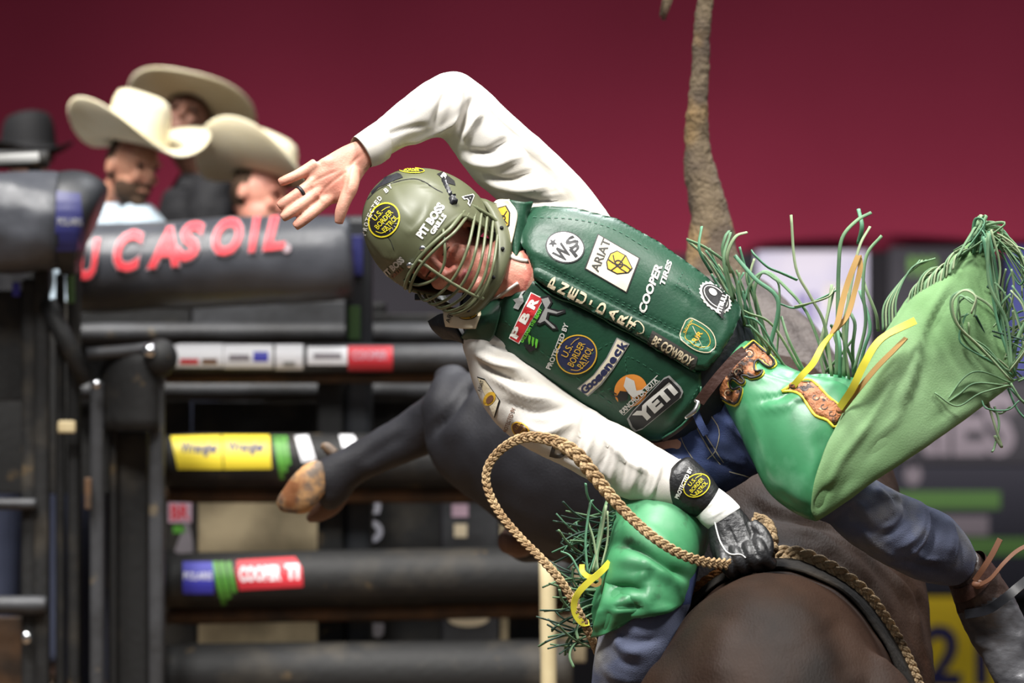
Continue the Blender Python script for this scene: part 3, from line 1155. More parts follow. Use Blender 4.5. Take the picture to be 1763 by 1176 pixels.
def cowboy(px, py, d, label, skin, shirt, hatm, yaw, pitch=0.0, roll=0.0, beard=False, s=1.0, hat=True, hkw={}, lift=0.055, off=(0, 0), rise=0.0):
    c = P(px, py, d)
    z0 = PLAT_Z
    root = empty('person', (c[0], c[1], z0))
    tag(root, label, 'person')
    Rm = rotm(yaw, pitch, roll)
    Rb = rotm(yaw * 0.6)
    w = lambda x, y, z: np.array((c[0] + off[0], c[1] + off[1], 0)) + Rb @ np.array((x, y, 0)) + np.array((0, 0, z))
    hz = c[2]
    sh = hz - 0.235 + rise
    hip = z0 + 0.86 * (sh - z0) / 1.4
    torso = []
    arms = []
    body = head_parts(Rm, c, s)
    body.append(tube([c + Rm @ np.array((0, -0.03, -0.05)), w(0, -0.06, sh + 0.06), w(0, -0.06, sh - 0.08)], [0.055, 0.06, 0.08], 14, 4))
    body.append(tube([w(0, -0.06, sh), w(0, -0.05, sh - 0.25), w(0, -0.05, hip)], [0.10, 0.12, 0.11], 16, 4))
    for sx in (-1, 1):
        body.append(tube([w(sx * 0.09, -0.04, hip), w(sx * 0.10, 0.0, (hip + z0) / 2), w(sx * 0.11, -0.03, z0 + 0.08)], [0.08, 0.06, 0.045], 12, 4))
        body.append(tube([w(sx * 0.11, -0.03, z0 + 0.05), w(sx * 0.12, 0.12, z0 + 0.035)], [0.04, 0.03], 10, 3))
        sp, el_, wr = w(sx * 0.16, -0.05, sh - 0.03), w(sx * 0.20, 0.0, sh - 0.30), w(sx * 0.12, 0.22, sh - 0.36)
        body.append(tube([sp, el_, wr], [0.045, 0.04, 0.03], 12, 4))
        hd = wr + Rb @ np.array((-sx * 0.03, 0.05, 0))
        body.append(ell(hd, (0.035, 0.05, 0.018), 14, Rb))
        for k in range(4):
            f0 = hd + Rb @ np.array((0.024 - k * 0.016, 0.035, 0.0))
            body.append(tube([f0, f0 + Rb @ np.array((0, 0.03, -0.002)), f0 + Rb @ np.array((0, 0.042, -0.022))], [0.009, 0.008, 0.007], 8, 3))
        body.append(tube([hd + Rb @ np.array((sx * 0.025, 0.0, 0)), hd + Rb @ np.array((sx * 0.045, 0.035, -0.005))], [0.011, 0.009], 8, 2))
        arms.append(tube([w(sx * 0.10, -0.06, sh + 0.0), sp, el_, wr - (wr - el_) * 0.08], [0.085, 0.075, 0.062, 0.05], 16, 5))
    V, F = fuse(body, 0.0075, 3)
    # skin, hair and beard by place on the head
    H = (V - c) @ Rm
    mats = [skin, 'beard']
    fc = np.array([H[list(f)].mean(0) for f in F])
    hair = ((fc[:, 1] < 0.0) & (fc[:, 2] > -0.05) & (np.abs(fc[:, 0]) < 0.082) & (np.linalg.norm(fc, axis=1) < 0.15) & (fc[:, 1] < 0.03 - 0.5 * fc[:, 2]))
    if beard:
        hair |= ((fc[:, 2] < -0.048) & (fc[:, 2] > -0.135) & (fc[:, 1] > 0.0) & ~((np.abs(fc[:, 0]) < 0.02) & (fc[:, 2] > -0.074) & (fc[:, 2] < -0.062)))
    mk('body', V, F, mats, root, midx=hair.astype(int))
    for sx in (-1, 1):
        mk('eye', *ell(c + Rm @ np.array((sx * 0.03, 0.083, 0.004)), (0.011, 0.006, 0.006), 12, Rm), 'eye_black', root)
    t = [tube([w(0, -0.06, sh + 0.035), w(0, -0.06, sh), w(0, -0.05, sh - 0.25), w(0, -0.05, hip - 0.02)], [0.085, 0.13, 0.16, 0.15], 20, 5, flat=1.0)]
    V, F = fuse(t + arms, 0.012, 4)
    mk('shirt', rumple(V, F, 9, 0.012), F, shirt, root)
    V, F = sheetring(w(0, -0.058, sh + 0.02), 0.075, 0.055, Rb)
    mk('collar', V, F, shirt, root)
    tr_ = [tube([w(0, -0.05, hip + 0.04), w(0, -0.05, hip - 0.08)], [0.16, 0.15], 16, 3)]
    for sx in (-1, 1):
        tr_.append(tube([w(sx * 0.08, -0.04, hip), w(sx * 0.10, 0.0, (hip + z0) / 2), w(sx * 0.11, -0.03, z0 + 0.07)], [0.105, 0.085, 0.075], 14, 4))
        mk('boot', *fuse([tube([w(sx * 0.11, -0.04, z0 + 0.12), w(sx * 0.11, -0.03, z0 + 0.03)], [0.055, 0.05], 12, 2),
                          tube([w(sx * 0.11, -0.05, z0 + 0.045), w(sx * 0.12, 0.16, z0 + 0.03)], [0.05, 0.035], 12, 3)], 0.012, 2), 'boot_leather', root)
    mk('trousers', *fuse(tr_, 0.014, 4), 'trousers_far', root)
    if hat:
        hc = c + Rm @ np.array((0, -0.012, lift * s))
        V, F = hat_mesh(Rm, hc, **hkw)
        mk('cowboy_hat', V, F, hatm, root)
    return root


def sheetring(c, r, h, Rb):
    n = 28
    th = np.linspace(0.35, 2 * math.pi - 0.35, n) + math.pi / 2
    R = []
    for z, k in ((0, 1.1), (h, 0.95), (h * 0.98, 1.02), (h * 0.2, 1.35)):
        R.append(np.stack((np.cos(th) * r * k, np.sin(th) * r * k, np.full(n, z)), 1))
    V, F = rings(np.array(R), False, wrap=False)
    return V @ Rb.T + c, F


cowboy(228, 288, 4.0, 'bearded man in a cream straw cowboy hat and pale blue shirt looking down', 'skin_far', 'shirt_blue', 'hat_straw',
       math.radians(220), math.radians(-6), math.radians(-10), True, 1.0, hkw=dict(brim=(0.225, 0.225), curl=0.10, crown=(0.094, 0.116), ch=0.155), lift=0.075, off=(-0.10, 0.03), rise=0.05)
cowboy(318, 216, 4.85, 'man with shaded face in a wide pale hat behind the bearded man', 'skin_shaded', 'shirt_black', 'hat_straw',
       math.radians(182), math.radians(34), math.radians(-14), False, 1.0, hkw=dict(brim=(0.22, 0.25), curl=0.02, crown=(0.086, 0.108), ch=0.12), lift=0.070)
cowboy(446, 340, 4.2, 'pink-faced man with lowered head in a cream hat behind the raised hand', 'skin_pink', 'shirt_black', 'hat_straw',
       math.radians(236), math.radians(-6), math.radians(-20), False, 1.0, hkw=dict(brim=(0.235, 0.225), curl=0.11, ch=0.14), lift=0.070)
cowboy(48, 262, 5.0, 'man in a black hat mostly hidden behind the grey padded rail', 'skin_far', 'shirt_black', 'hat_black',
       math.radians(20), math.radians(-8), 0, False, 1.0, hkw=dict(brim=(0.15, 0.175), curl=0.03, crown=(0.092, 0.112), ch=0.115), lift=0.0)

# ------------------------------------------------------------------ the bull
def trunk(secs, seg=56, sub=8):
    S = cr(secs, sub)
    R = []
    th = np.linspace(0, 2 * math.pi, seg, endpoint=False)
    for d, cx, top, hw, h in S:
        t = P(cx, top, d)
        cz = t[2] - h / 2
        x = np.sign(np.cos(th)) * np.abs(np.cos(th)) ** 0.92 * hw
        z = np.sin(th) * h / 2
        # withers narrower than the barrel
        x = x * (1 - 0.16 * np.clip(np.sin(th), 0, 1) ** 2)
        R.append(np.stack((t[0] + x, np.full(seg, t[1]), cz + z), 1))
    return rings(np.array(R), True)


broot = empty('bull', (P(1330, 588, 0.3)[0], P(1330, 588, 0.3)[1], 0.0))
tag(broot, 'dark brown bull bucking towards the viewer with tail up and hind leg kicked out', 'bull')
body = [trunk([(-0.74, 1335, 1290, 0.15, 0.36), (-0.60, 1330, 1130, 0.235, 0.58), (-0.46, 1330, 1040, 0.285, 0.72), (-0.28, 1328, 992, 0.30, 0.82),
               (-0.12, 1332, 985, 0.305, 0.83), (0.05, 1336, 950, 0.325, 0.82), (0.25, 1335, 868, 0.352, 0.80), (0.55, 1325, 735, 0.358, 0.78),
               (0.85, 1290, 590, 0.345, 0.74), (1.10, 1250, 485, 0.30, 0.66), (1.28, 1235, 455, 0.225, 0.52), (1.36, 1235, 480, 0.12, 0.34)])]
# shoulder muscle, neck, head carried low in front
bx = lambda x, y, z: np.array((x, y, z))
cx0 = P(1330, 588, -0.3)[0]
for sx in (-1, 1):
    body.append(ell((cx0 + sx * 0.20, 8.80, 0.86), (0.13, 0.24, 0.30)))
body.append(tube([(cx0, 8.85, 0.92), (cx0, 8.5, 0.78), (cx0, 8.25, 0.62)], [0.30, 0.25, 0.19], 24, 6))
hd = np.array((cx0, 8.10, 0.52))
body += [tube([hd + (0, 0.12, 0.06), hd + (0, -0.05, -0.05), hd + (0, -0.2, -0.2), hd + (0, -0.26, -0.27)], [0.165, 0.15, 0.105, 0.085], 22, 6)]
for sx in (-1, 1):
    body.append(tube([hd + (sx * 0.13, 0.1, 0.08), hd + (sx * 0.22, 0.12, 0.06), hd + (sx * 0.29, 0.12, 0.02)], [0.03, 0.05, 0.012], 12, 4))
    # front legs
    x = cx0 + sx * 0.20
    body.append(tube([(x, 8.80, 0.86), (x, 8.76, 0.60), (x + sx * 0.01, 8.80, 0.40), (x + sx * 0.02, 8.76, 0.20), (x + sx * 0.02, 8.76, 0.10)],
                     [0.14, 0.105, 0.07, 0.052, 0.062], 18, 5))
# right hind leg kicked to the side: thigh, gaskin to hock
body.append(loft([(1180, 520, 1150, 980, 1.0, .20), (1085, 570, 1040, 985, 1.08, .22), (985, 625, 930, 945, 1.15, .20), (905, 636, 842, 880, 1.2, .16),
                  (842, 640, 768, 822, 1.24, .11), (806, 640, 742, 765, 1.27, .085), (793, 634, 757, 700, 1.30, .06)], 40, 8))
# cannon to fetlock
body.append(loft([(792, 640, 815, 690, 1.32, .05), (764, 640, 795, 730, 1.33, .07), (724, 684, 735, 780, 1.35, .062), (654, 729, 664, 814, 1.38, .05),
                  (590, 766, 618, 838, 1.40, .048), (556, 784, 600, 858, 1.41, .056), (538, 797, 582, 872, 1.415, .052), (524, 806, 566, 884, 1.41, .046)], 30, 8))
body.append(ell(P(778, 652, 1.31), (0.05, 0.055, 0.04)))
# left hind leg, folded under behind the thigh
body.append(tube(px_pts([(1200, 760, 1.15), (1080, 840, 1.35), (985, 900, 1.45), (925, 925, 1.42), (892, 932, 1.36)]), [0.19, 0.15, 0.10, 0.07, 0.055], 22, 6))
BV, BF = fuse(body, 0.0125, 8)
BV = rumple(BV, BF, 5.0, 0.010)
BV = sculpt(BV, BF, [([(1330, 905), (1410, 925), (1490, 990), (1545, 1070)], 9, .011), ([(1320, 885), (1420, 908), (1510, 968), (1570, 1060)], 6, -.012),
                     ([(1390, 880), (1480, 950), (1560, 1030), (1590, 1120)], 7, .012), ([(1400, 868), (1490, 935), (1570, 1010), (1602, 1100)], 6, -.010), ([(1350, 935), (1430, 960), (1500, 1020), (1550, 1100)], 6, -.009),
                     ([(1440, 900), (1520, 975), (1585, 1050)], 6, .008), ([(1420, 1060), (1450, 1110), (1470, 1176)], 22, -.012),
                     ([(1290, 850), (1350, 880), (1420, 900)], 7, .008), ([(1280, 865), (1340, 895), (1400, 912)], 5, -.006), ([(1250, 1060), (1240, 1120), (1235, 1176)], 26, .008),
                     ([(1290, 450), (1350, 520), (1400, 610)], 20, -.012), ([(1330, 520), (1380, 590), (1420, 650)], 10, .008),
                     ([(1535, 790), (1560, 830), (1550, 870)], 10, -.006),
                     ([(812, 655), (785, 695), (738, 752)], 8, -.022), ([(830, 670), (800, 715), (760, 770)], 16, .010), ([(770, 650), (740, 690), (700, 720)], 12, .008), ([(700, 745), (660, 770), (610, 805)], 10, -.006)])
fc = np.array([BV[list(f)].mean(0) for f in BF])
mi = np.zeros(len(BF), int)
q = topx(fc)
black = (q[:, 0] + 0.35 * (q[:, 1] - 700) < 1105 + 40 * np.sin(fc[:, 2] * 9)) & (fc[:, 1] > 9.75)
mi[black] = 1
mi[(fc[:, 1] > 10.02) & ~black & (q[:, 1] < 690)] = 2
mk('body', BV, BF, ['hide', 'hide_black', 'hide_rump'], broot, midx=mi, keep='bull')
# hooves: two claws each
def claw(pts, r, m, flat=0.8):
    V, F = tube(px_pts(pts), r, 16, 5, flat=flat)
    return mk('hoof', V, F, m, broot)
V, F = loft([(550, 794, 556, 850, 1.39, .026), (542, 793, 548, 862, 1.385, .034), (522, 802, 534, 880, 1.38, .037), (502, 822, 518, 885, 1.385, .033), (486, 846, 500, 883, 1.39, .025), (478, 862, 488, 880, 1.40, .012)], 24, 6, n=2.6)
mk('hoof', V, F, 'hoof_tan', broot)
claw([(590, 850, 1.46), (570, 868, 1.46), (548, 884, 1.47), (532, 894, 1.48)], [0.026, 0.034, 0.028, 0.012], 'hoof_dark')
claw([(575, 782, 1.42), (562, 770, 1.42), (553, 768, 1.42)], [0.018, 0.016, 0.008], 'hoof_tan')
claw([(905, 928, 1.38), (888, 932, 1.34), (868, 936, 1.32)], [0.045, 0.052, 0.030], 'hoof_dark')
for sx in (-1, 1):
    for k in (-1, 1):
        x = cx0 + sx * 0.22 + k * 0.028
        V, F = tube([(x, 8.76, 0.11), (x, 8.73, 0.06), (x, 8.71, 0.0)], [0.032, 0.042, 0.046], 14, 4, flat=1.25)
        mk('hoof', V, F, 'hoof_dark', broot)
    mk('horn', *tube([hd + (sx * 0.12, 0.06, 0.12), hd + (sx * 0.24, 0.03, 0.16), hd + (sx * 0.33, -0.05, 0.22), hd + (sx * 0.35, -0.12, 0.29)],
                     [0.04, 0.034, 0.024, 0.01], 16, 6), 'horn', broot)
    mk('eye', *ell(hd + (sx * 0.135, -0.06, 0.0), (0.016, 0.022, 0.02), 16), 'eye_black', broot)
    mk('nostril', *ell(hd + (sx * 0.04, -0.325, -0.29), (0.016, 0.012, 0.014), 12), 'eye_black', broot)
# tail carried straight up, its tuft falling over at the top
tl = loft([(1170, 560, 1300, 560, 1.12, .05), (1176, 490, 1290, 490, 1.20, .06), (1182, 432, 1271, 440, 1.25, .055), (1187, 372, 1258, 372, 1.28, .046), (1178, 300, 1236, 300, 1.30, .038),
           (1178, 250, 1222, 250, 1.31, .031), (1182, 190, 1220, 190, 1.31, .027), (1190, 100, 1222, 100, 1.32, .022), (1200, 0, 1228, 0, 1.33, .020),
           (1203, -60, 1228, -60, 1.33, .019)], 24, 10)
tl2 = tube(px_pts([(1215, -40, 1.33), (1212, -90, 1.33), (1195, -125, 1.33), (1172, -110, 1.33), (1162, -70, 1.33)]), [0.019, 0.019, 0.019, 0.018, 0.016], 14, 6)
V, F = fuse([tl, tl2], 0.007, 4)
mk('tail', rumple(rumple(V, F, 16, 0.0045, seed=2.0), F, 60, 0.0022, seed=9.0), F, 'hide_tail', broot)
random.seed(3)
tuft = []
for k in range(60):
    a, r = random.uniform(0, 6.28), random.uniform(0, 10)
    x0, y0 = 1163 + r * math.cos(a), -75 + r * 0.5 * math.sin(a)
    L = random.uniform(0.75, 1.0)
    tuft.append(tube(px_pts([(x0, y0, 1.33 + 0.01 * math.sin(a)), (x0 - 8 * L, y0 + 50 * L, 1.33), (1140 + 0.5 * r * math.cos(a), -40 + 72 * L + random.uniform(-6, 6), 1.33 + 0.012 * math.sin(a))]),
                     [0.003, 0.003, 0.001], 5, 4))
V, F = join(tuft)
tag(mk('tail_tuft', V, F, 'hide_tail', broot), kind='stuff')

# leather pad under the rope
T_B = bvh('bull')


def onbull(px, py, off):
    r = hit(T_B, px, py)
    return r[0] + r[1] * off if r is not None else P(px, py, -0.1)


# ------------------------------------------------------------------ bull rope
def plait(pts, a, m, name, parent, wl=4.4, phase=0.0):
    """three-strand braid along world points; a = half width list"""
    pts = np.asarray(pts, float)
    a = np.broadcast_to(np.asarray(a, float), (len(pts),))
    S = cr(np.column_stack((pts, a)), 40)
    # resample evenly
    L = np.concatenate(([0], np.cumsum(np.linalg.norm(np.diff(S[:, :3], axis=0), axis=1))))
    n = int(L[-1] / 0.0035)
    s = np.linspace(0, L[-1], n)
    C = np.stack([np.interp(s, L, S[:, i]) for i in range(3)], 1)
    w = np.interp(s, L, S[:, 3])
    T = np.gradient(C, axis=0)
    T /= np.linalg.norm(T, axis=1)[:, None]
    th = phase + np.concatenate(([0], np.cumsum(np.diff(s) / (w[1:] * wl)))) * 2 * math.pi
    E = np.cross(T, (0, -1.0, 0))
    E /= np.linalg.norm(E, axis=1)[:, None] + 1e-9
    N = np.cross(E, T)
    parts = []
    for k in range(3):
        for j in (-1, 1):
            p = th + 2 * math.pi * k / 3
            X = C + E * (w * 0.62 * np.sin(p))[:, None] + N * (w * 0.42 * np.sin(2 * p) + 0.0)[:, None] + (np.cross(T, E) * 0)[:, :]
            Tg = np.gradient(X, axis=0)
            Tg /= np.linalg.norm(Tg, axis=1)[:, None] + 1e-9
            side = np.cross(Tg, N)
            side /= np.linalg.norm(side, axis=1)[:, None] + 1e-9
            X = X + side * (w * 0.2 * j)[:, None]
            parts.append(tube(X, w * 0.30, 7, 1))
    V, F = join(parts)
    return mk(name, V, F, m, parent)


h0 = P(1285, 960, -0.12)
rope = empty('bull_rope', tuple(P(1285, 1005, -0.08)))
tag(rope, 'tan braided bull rope looping from the black glove and around the bull', 'rope')
plait(px_pts([(1032, 1130, -.16), (1012, 1085, -.20), (972, 1010, -.22), (935, 965, -.22), (895, 925, -.20), (858, 880, -.18), (838, 835, -.17), (842, 800, -.17), (868, 770, -.18),
              (905, 753, -.20), (950, 758, -.22), (990, 780, -.24), (1020, 815, -.25), (1052, 855, -.26), (1085, 890, -.27), (1125, 925, -.29), (1170, 953, -.29), (1215, 968, -.26), (1262, 972, -.20)]),
      [.0085, .0085, .0088, .009, .009, .009, .009, .009, .0095, .0105, .0125, .015, .0145, .0125, .011, .0105, .0105, .011, .012], 'rope_tan', 'rope_tail', rope)
# the flat braid round the girth, laid on the bull's barrel
def girth(y, a, off):
    c = Vector(P(1334, 1287, -0.02))
    c.y = y
    dr = Vector((math.cos(math.radians(a)), 0, math.sin(math.radians(a))))
    loc, nr, idx, dist = T_B.ray_cast(c, dr)
    if loc is None:
        return np.array(c + dr * 0.35)
    if nr.dot(dr) < 0:
        nr = -nr
    return np.array(loc + nr * off)


GY = D0 - 0.02
plait([girth(GY, a, .020) for a in range(92, -56, -8)], [.019, .019, .018, .017, .015, .013, .012] + [.011] * 12, 'rope_dark', 'girth_braid', rope)
plait([girth(GY + .035, a, .012) for a in range(94, 40, -9)], [.012, .012, .011, .010, .009, .008], 'rope_orange', 'girth_braid', rope, phase=1.0)
plait([girth(GY - .03, a, .016) for a in range(104, 236, 11)], [.014] * 12, 'rope_orange', 'girth_braid', rope)
plait(px_pts([(1298, 892, -.10), (1318, 900, -.12), (1328, 920, -.14), (1330, 945, -.14), (1322, 962, -.13)]), [.012, .013, .013, .012, .011], 'rope_dark', 'hand_hold', rope)
# pad
rows = []
for dy, off in ((.05, .004), (.02, .007), (-.02, .009), (-.06, .009), (-.085, .004)):
    rows.append([girth(GY + dy, a, off) for a in range(236, -60, -8)])
G = np.array([cr(r, 5) for r in rows])
G = np.array([cr(G[:, j], 4) for j in range(G.shape[1])]).transpose(1, 0, 2)
V, F = rings(G, False, wrap=False)
o = mk('rope_pad', V, F, 'pad_leather', rope)
md = o.modifiers.new('solid', 'SOLIDIFY')
md.thickness = 0.006
md.offset = -1
# ------------------------------------------------------------------ the rider
rl = P(1230, 840, 0.08)
rider = empty('person', tuple(rl))
tag(rider, 'bull rider in olive caged helmet, green sponsor vest and green fringed chaps, arm flung up', 'person')

# head frame: r right, f forward, u up (leaning over to the side, face turned to the viewer)
f_ = np.array((-0.06, -0.90, -0.43))
f_ /= np.linalg.norm(f_)
u_ = np.array((-0.84, -0.20, 0.55))
u_ -= f_ * u_.dot(f_)
u_ /= np.linalg.norm(u_)
r_ = np.cross(f_, u_)
HR = np.stack((r_, f_, u_), 1)
HC = P(757, 411, -0.02) + HR @ np.array((.008, .015, -.006))
HW = lambda x, y, z: HC + HR @ np.array((x, y, z))
hell = lambda p, ax: ell(HW(*p), ax, 24, HR)

# --- body: head, neck, trunk, arms, legs and the bare left hand as one surface
bp = [hell((0, -0.01, 0.02), (0.074, 0.094, 0.105)), hell((0, 0.025, -0.055), (0.060, 0.066, 0.062)), hell((0, 0.068, -0.103), (0.026, 0.024, 0.018)),
      hell((0, 0.082, 0.026), (0.056, 0.014, 0.011)), hell((-0.036, 0.066, -0.034), (0.024, 0.022, 0.020)), hell((0.036, 0.066, -0.034), (0.024, 0.022, 0.020)),
      tube([HW(0, 0.088, 0.012), HW(0, 0.100, -0.012), HW(0, 0.114, -0.034)], [0.009, 0.0105, 0.0135], 12, 4),
      hell((-0.014, 0.099, -0.036), (0.009, 0.011, 0.008)), hell((0.014, 0.099, -0.036), (0.009, 0.011, 0.008)),
      hell((0, 0.089, -0.061), (0.025, 0.010, 0.0055)), hell((0, 0.088, -0.071), (0.022, 0.010, 0.0065)),
      hell((-0.032, 0.074, 0.003), (0.017, 0.013, 0.010)), hell((0.032, 0.074, 0.003), (0.017, 0.013, 0.010)),
      hell((-0.079, -0.01, -0.005), (0.010, 0.020, 0.033)), hell((0.079, -0.01, -0.005), (0.010, 0.020, 0.033))]
# neck into the chest
bp.append(tube([HW(0, -0.01, -0.06), P(866, 466, -.045), P(905, 488, -.035), P(960, 515, .03)], [0.056, 0.060, 0.066, 0.08], 20, 6))
bp.append(loft([(905, 420, 850, 540, .03, .06), (960, 410, 890, 600, .03, .085), (1060, 430, 960, 640, .03, .09), (1160, 490, 1060, 700, .03, .085),
                (1230, 570, 1120, 740, .05, .085), (1290, 660, 1160, 800, .08, .09), (1300, 740, 1190, 820, .08, .07)], 28, 6))
# left arm
LA = [(1000, 420, 900, 400, .06, .05), (985, 335, 880, 360, .06, .045), (925, 275, 830, 305, .05, .04), (865, 212, 800, 262, .05, .036), (795, 150, 768, 215, .04, .034),
      (745, 155, 738, 225, .02, .034), (690, 190, 695, 245, 0, .032), (650, 222, 662, 264, -.02, .026), (616, 243, 637, 284, -.04, .020)]
bp.append(loft(LA, 20, 6))
# left hand, palm to the viewer
hp_ = lambda L: px_pts(L)
bp.append(loft([(620, 240, 641, 283, -.035, .020), (590, 252, 628, 300, -.045, .019), (562, 268, 612, 325, -.055, .018), (540, 282, 596, 345, -.06, .017), (526, 292, 572, 352, -.06, .014), (522, 305, 556, 352, -.06, .011)], 24, 6))
bp.append(tube(hp_([(545, 282, -.06), (527, 293, -.065), (510, 302, -.075), (492, 310, -.08), (480, 315, -.08)]), [.0140, .0130, .0116, .0110, .0090], 14, 5))      # little finger
bp.append(tube(hp_([(548, 308, -.06), (529, 322, -.07), (508, 337, -.085), (490, 349, -.09), (479, 356, -.09)]), [.0138, .0134, .0128, .0120, .0096], 14, 5))     # ring finger
bp.append(tube(hp_([(556, 325, -.06), (537, 339, -.075), (515, 355, -.09), (497, 368, -.095), (485, 376, -.095)]), [.0138, .0134, .0128, .0120, .0096], 14, 5))    # middle finger
bp.append(tube(hp_([(570, 338, -.06), (552, 353, -.07), (534, 369, -.085), (518, 382, -.09), (507, 391, -.09)]), [.0146, .0138, .0130, .0122, .0098], 14, 5))     # index finger
bp.append(tube(hp_([(606, 295, -.055), (603, 322, -.075), (594, 345, -.085), (587, 365, -.085), (583, 385, -.08)]), [.020, .0175, .0142, .0134, .0095], 14, 5))      # thumb
bp.append(ell(P(604, 310, -.066), (.020, .014, .027), 16))                                                    # ball of the thumb
bp.append(ell(P(566, 284, -.062), (.026, .011, .018), 16))                                                     # heel of the hand
# right arm down to the gloved hand
bp.append(loft([(905, 560, 830, 580, .02, .05), (915, 640, 835, 655, 0, .045), (965, 690, 870, 725, -.02, .042), (1020, 728, 935, 772, -.05, .038), (1055, 748, 1000, 800, -.07, .036),
                (1120, 780, 1075, 840, -.09, .032), (1180, 815, 1140, 862, -.11, .026), (1240, 855, 1208, 895, -.12, .022), (1275, 900, 1235, 930, -.13, .02)], 20, 6))
# legs
bp.append(tube(px_pts([(1240, 700, .08), (1330, 760, .0), (1430, 845, -.12), (1470, 870, -.13), (1560, 920, -.10), (1650, 965, -.03), (1690, 1010, 0), (1720, 1080, 0), (1770, 1190, -.02)]),
               [.085, .07, .055, .05, .045, .035, .03, .03, .025], 18, 6))
bp.append(tube(px_pts([(1180, 780, .06), (1135, 900, -.02), (1105, 1040, -.14), (1098, 1100, -.16), (1085, 1250, -.04), (1075, 1360, .05), (1060, 1400, .0), (1050, 1430, -.06)]),
               [.085, .07, .055, .055, .045, .035, .033, .025], 18, 6))
RV, RF = fuse(bp, 0.0032, 4)
# eye sockets, lids, nostrils and mouth line, palm creases
def dent(V, c, rad, depth, axis):
    dd = np.linalg.norm(V - c, axis=1)
    return V - np.outer(np.exp(-(dd / rad) ** 2) * depth, axis)
for sx in (-1, 1):
    RV = dent(RV, HW(sx * 0.033, 0.088, 0.012), 0.012, 0.006, f_)
    RV = dent(RV, HW(sx * 0.009, 0.108, -0.043), 0.004, 0.006, f_)
    for k in range(5):
        t = (k - 2) / 2
        RV = dent(RV, HW(sx * (0.033 + 0.011 * t), 0.088, 0.001 - 0.003 * t * t), 0.0035, 0.003, f_)
for k in range(9):
    RV = dent(RV, HW((k - 4) * 0.0055, 0.098, -0.0655), 0.0035, 0.005, f_)
RV = sculpt(RV, RF, [([(628, 262), (606, 282), (598, 310), (590, 338)], 3, -.0025), ([(545, 345), (565, 320), (590, 300), (600, 296)], 2.5, -.002),
                     ([(530, 320), (555, 305), (585, 292)], 2.5, -.002), ([(532, 300), (538, 318), (548, 338), (560, 348)], 4, .002),
                     ([(594, 290), (606, 312), (602, 338)], 9, .003)])
fc = np.array([RV[list(f)].mean(0) for f in RF])
hl = (fc - HC) @ HR
mi = np.zeros(len(RF), int)
mi[np.linalg.norm(fc - HC, axis=1) < 0.22] = 1
mi[(np.abs(hl[:, 0]) < 0.025) & (hl[:, 1] > 0.08) & (hl[:, 2] < -0.0565) & (hl[:, 2] > -0.077)] = 2
mk('body', RV, RF, ['skin', 'skin_face', 'lips'], rider, midx=mi, keep='rider_body')
# eyes (narrowed), brows
for sx in (-1, 1):
    mk('eyebrow', *tube([HW(sx * 0.014, 0.093, 0.021), HW(sx * 0.034, 0.092, 0.026), HW(sx * 0.052, 0.080, 0.022)], [.003, .0035, .002], 8, 4), 'beard', rider)
    mk('eyelashes', *tube([HW(sx * 0.021, 0.0845, -0.0015), HW(sx * 0.033, 0.0875, -0.001), HW(sx * 0.045, 0.081, -0.003)], [.0012, .0018, .0012], 6, 4), 'beard', rider)
# ring on the ring finger
a0, a1 = P(514, 333, -.081), P(505, 339, -.086)
ax = (a1 - a0) / np.linalg.norm(a1 - a0)
e1 = np.cross(ax, (0, 1.0, 0.0)); e1 /= np.linalg.norm(e1)
e2 = np.cross(ax, e1)
th = np.linspace(0, 2 * math.pi, 28, endpoint=False)
R = []
for off, rr in ((-.0038, .0124), (-.0038, .0146), (.0038, .0146), (.0038, .0124), (-.0038, .0124)):
    R.append(P(517, 331, -.079) + ax * off + np.outer(np.cos(th), e1) * rr + np.outer(np.sin(th), e2) * rr)
mk('finger_ring', *rings(np.array(R), False), 'p_black', rider)

# --- shirt: both sleeves and yoke
sl = [(1078, 420, 900, 430, .07, .085), (1060, 388, 893, 385, .07, .085), (1010, 318, 858, 345, .06, .078), (950, 258, 815, 308, .055, .070), (880, 196, 785, 266, .05, .064),
      (826, 146, 770, 246, .045, .060), (785, 123, 757, 238, .035, .058), (740, 138, 728, 241, .02, .056), (690, 174, 694, 255, 0, .052), (648, 210, 664, 273, -.02, .042), (611, 235, 641, 285, -.04, .033)]
V, F = loft(sl, 72, 12, caps=False)
V = sculpt(V, F, [(l_, w_ * .8, h_ * 1.7) for l_, w_, h_ in [([(790, 140), (790, 180), (775, 225)], 10, .006), ([(815, 165), (800, 200), (790, 235)], 7, -.006), ([(770, 150), (755, 190), (745, 225)], 8, -.005),
                  ([(830, 190), (812, 215), (798, 245)], 8, .007), ([(690, 252), (725, 238), (765, 220), (800, 190)], 5, .005), ([(700, 262), (740, 246), (775, 236)], 5, -.004),
                  ([(800, 260), (840, 262), (880, 235)], 7, -.008), ([(800, 275), (850, 285), (900, 265)], 8, .008), ([(820, 295), (870, 310), (920, 295)], 6, -.007),
                  ([(835, 310), (890, 328), (950, 320)], 8, .007), ([(850, 325), (910, 345), (980, 345)], 6, -.007), ([(870, 340), (930, 362), (1010, 365)], 7, .006),
                  ([(820, 160), (880, 220), (950, 290), (1000, 350)], 4, .004), ([(826, 172), (885, 232), (945, 300)], 5, -.004),
                  ([(640, 225), (680, 200), (730, 175)], 8, .003), ([(655, 235), (700, 222), (740, 215)], 6, -.003), ([(900, 250), (940, 300), (960, 350)], 8, -.004)]])
mk('shirt_sleeve', rumple(V, F, 14, .0022, seed=4), F, 'shirt_white', rider, keep='sleeve_l')
o = rider.children[-1]
cf = loft([(617, 230, 646, 287, -.038, .035), (613, 234, 643, 288, -.04, .036), (610, 236, 640, 287, -.041, .036)], 48, 4, caps=False)
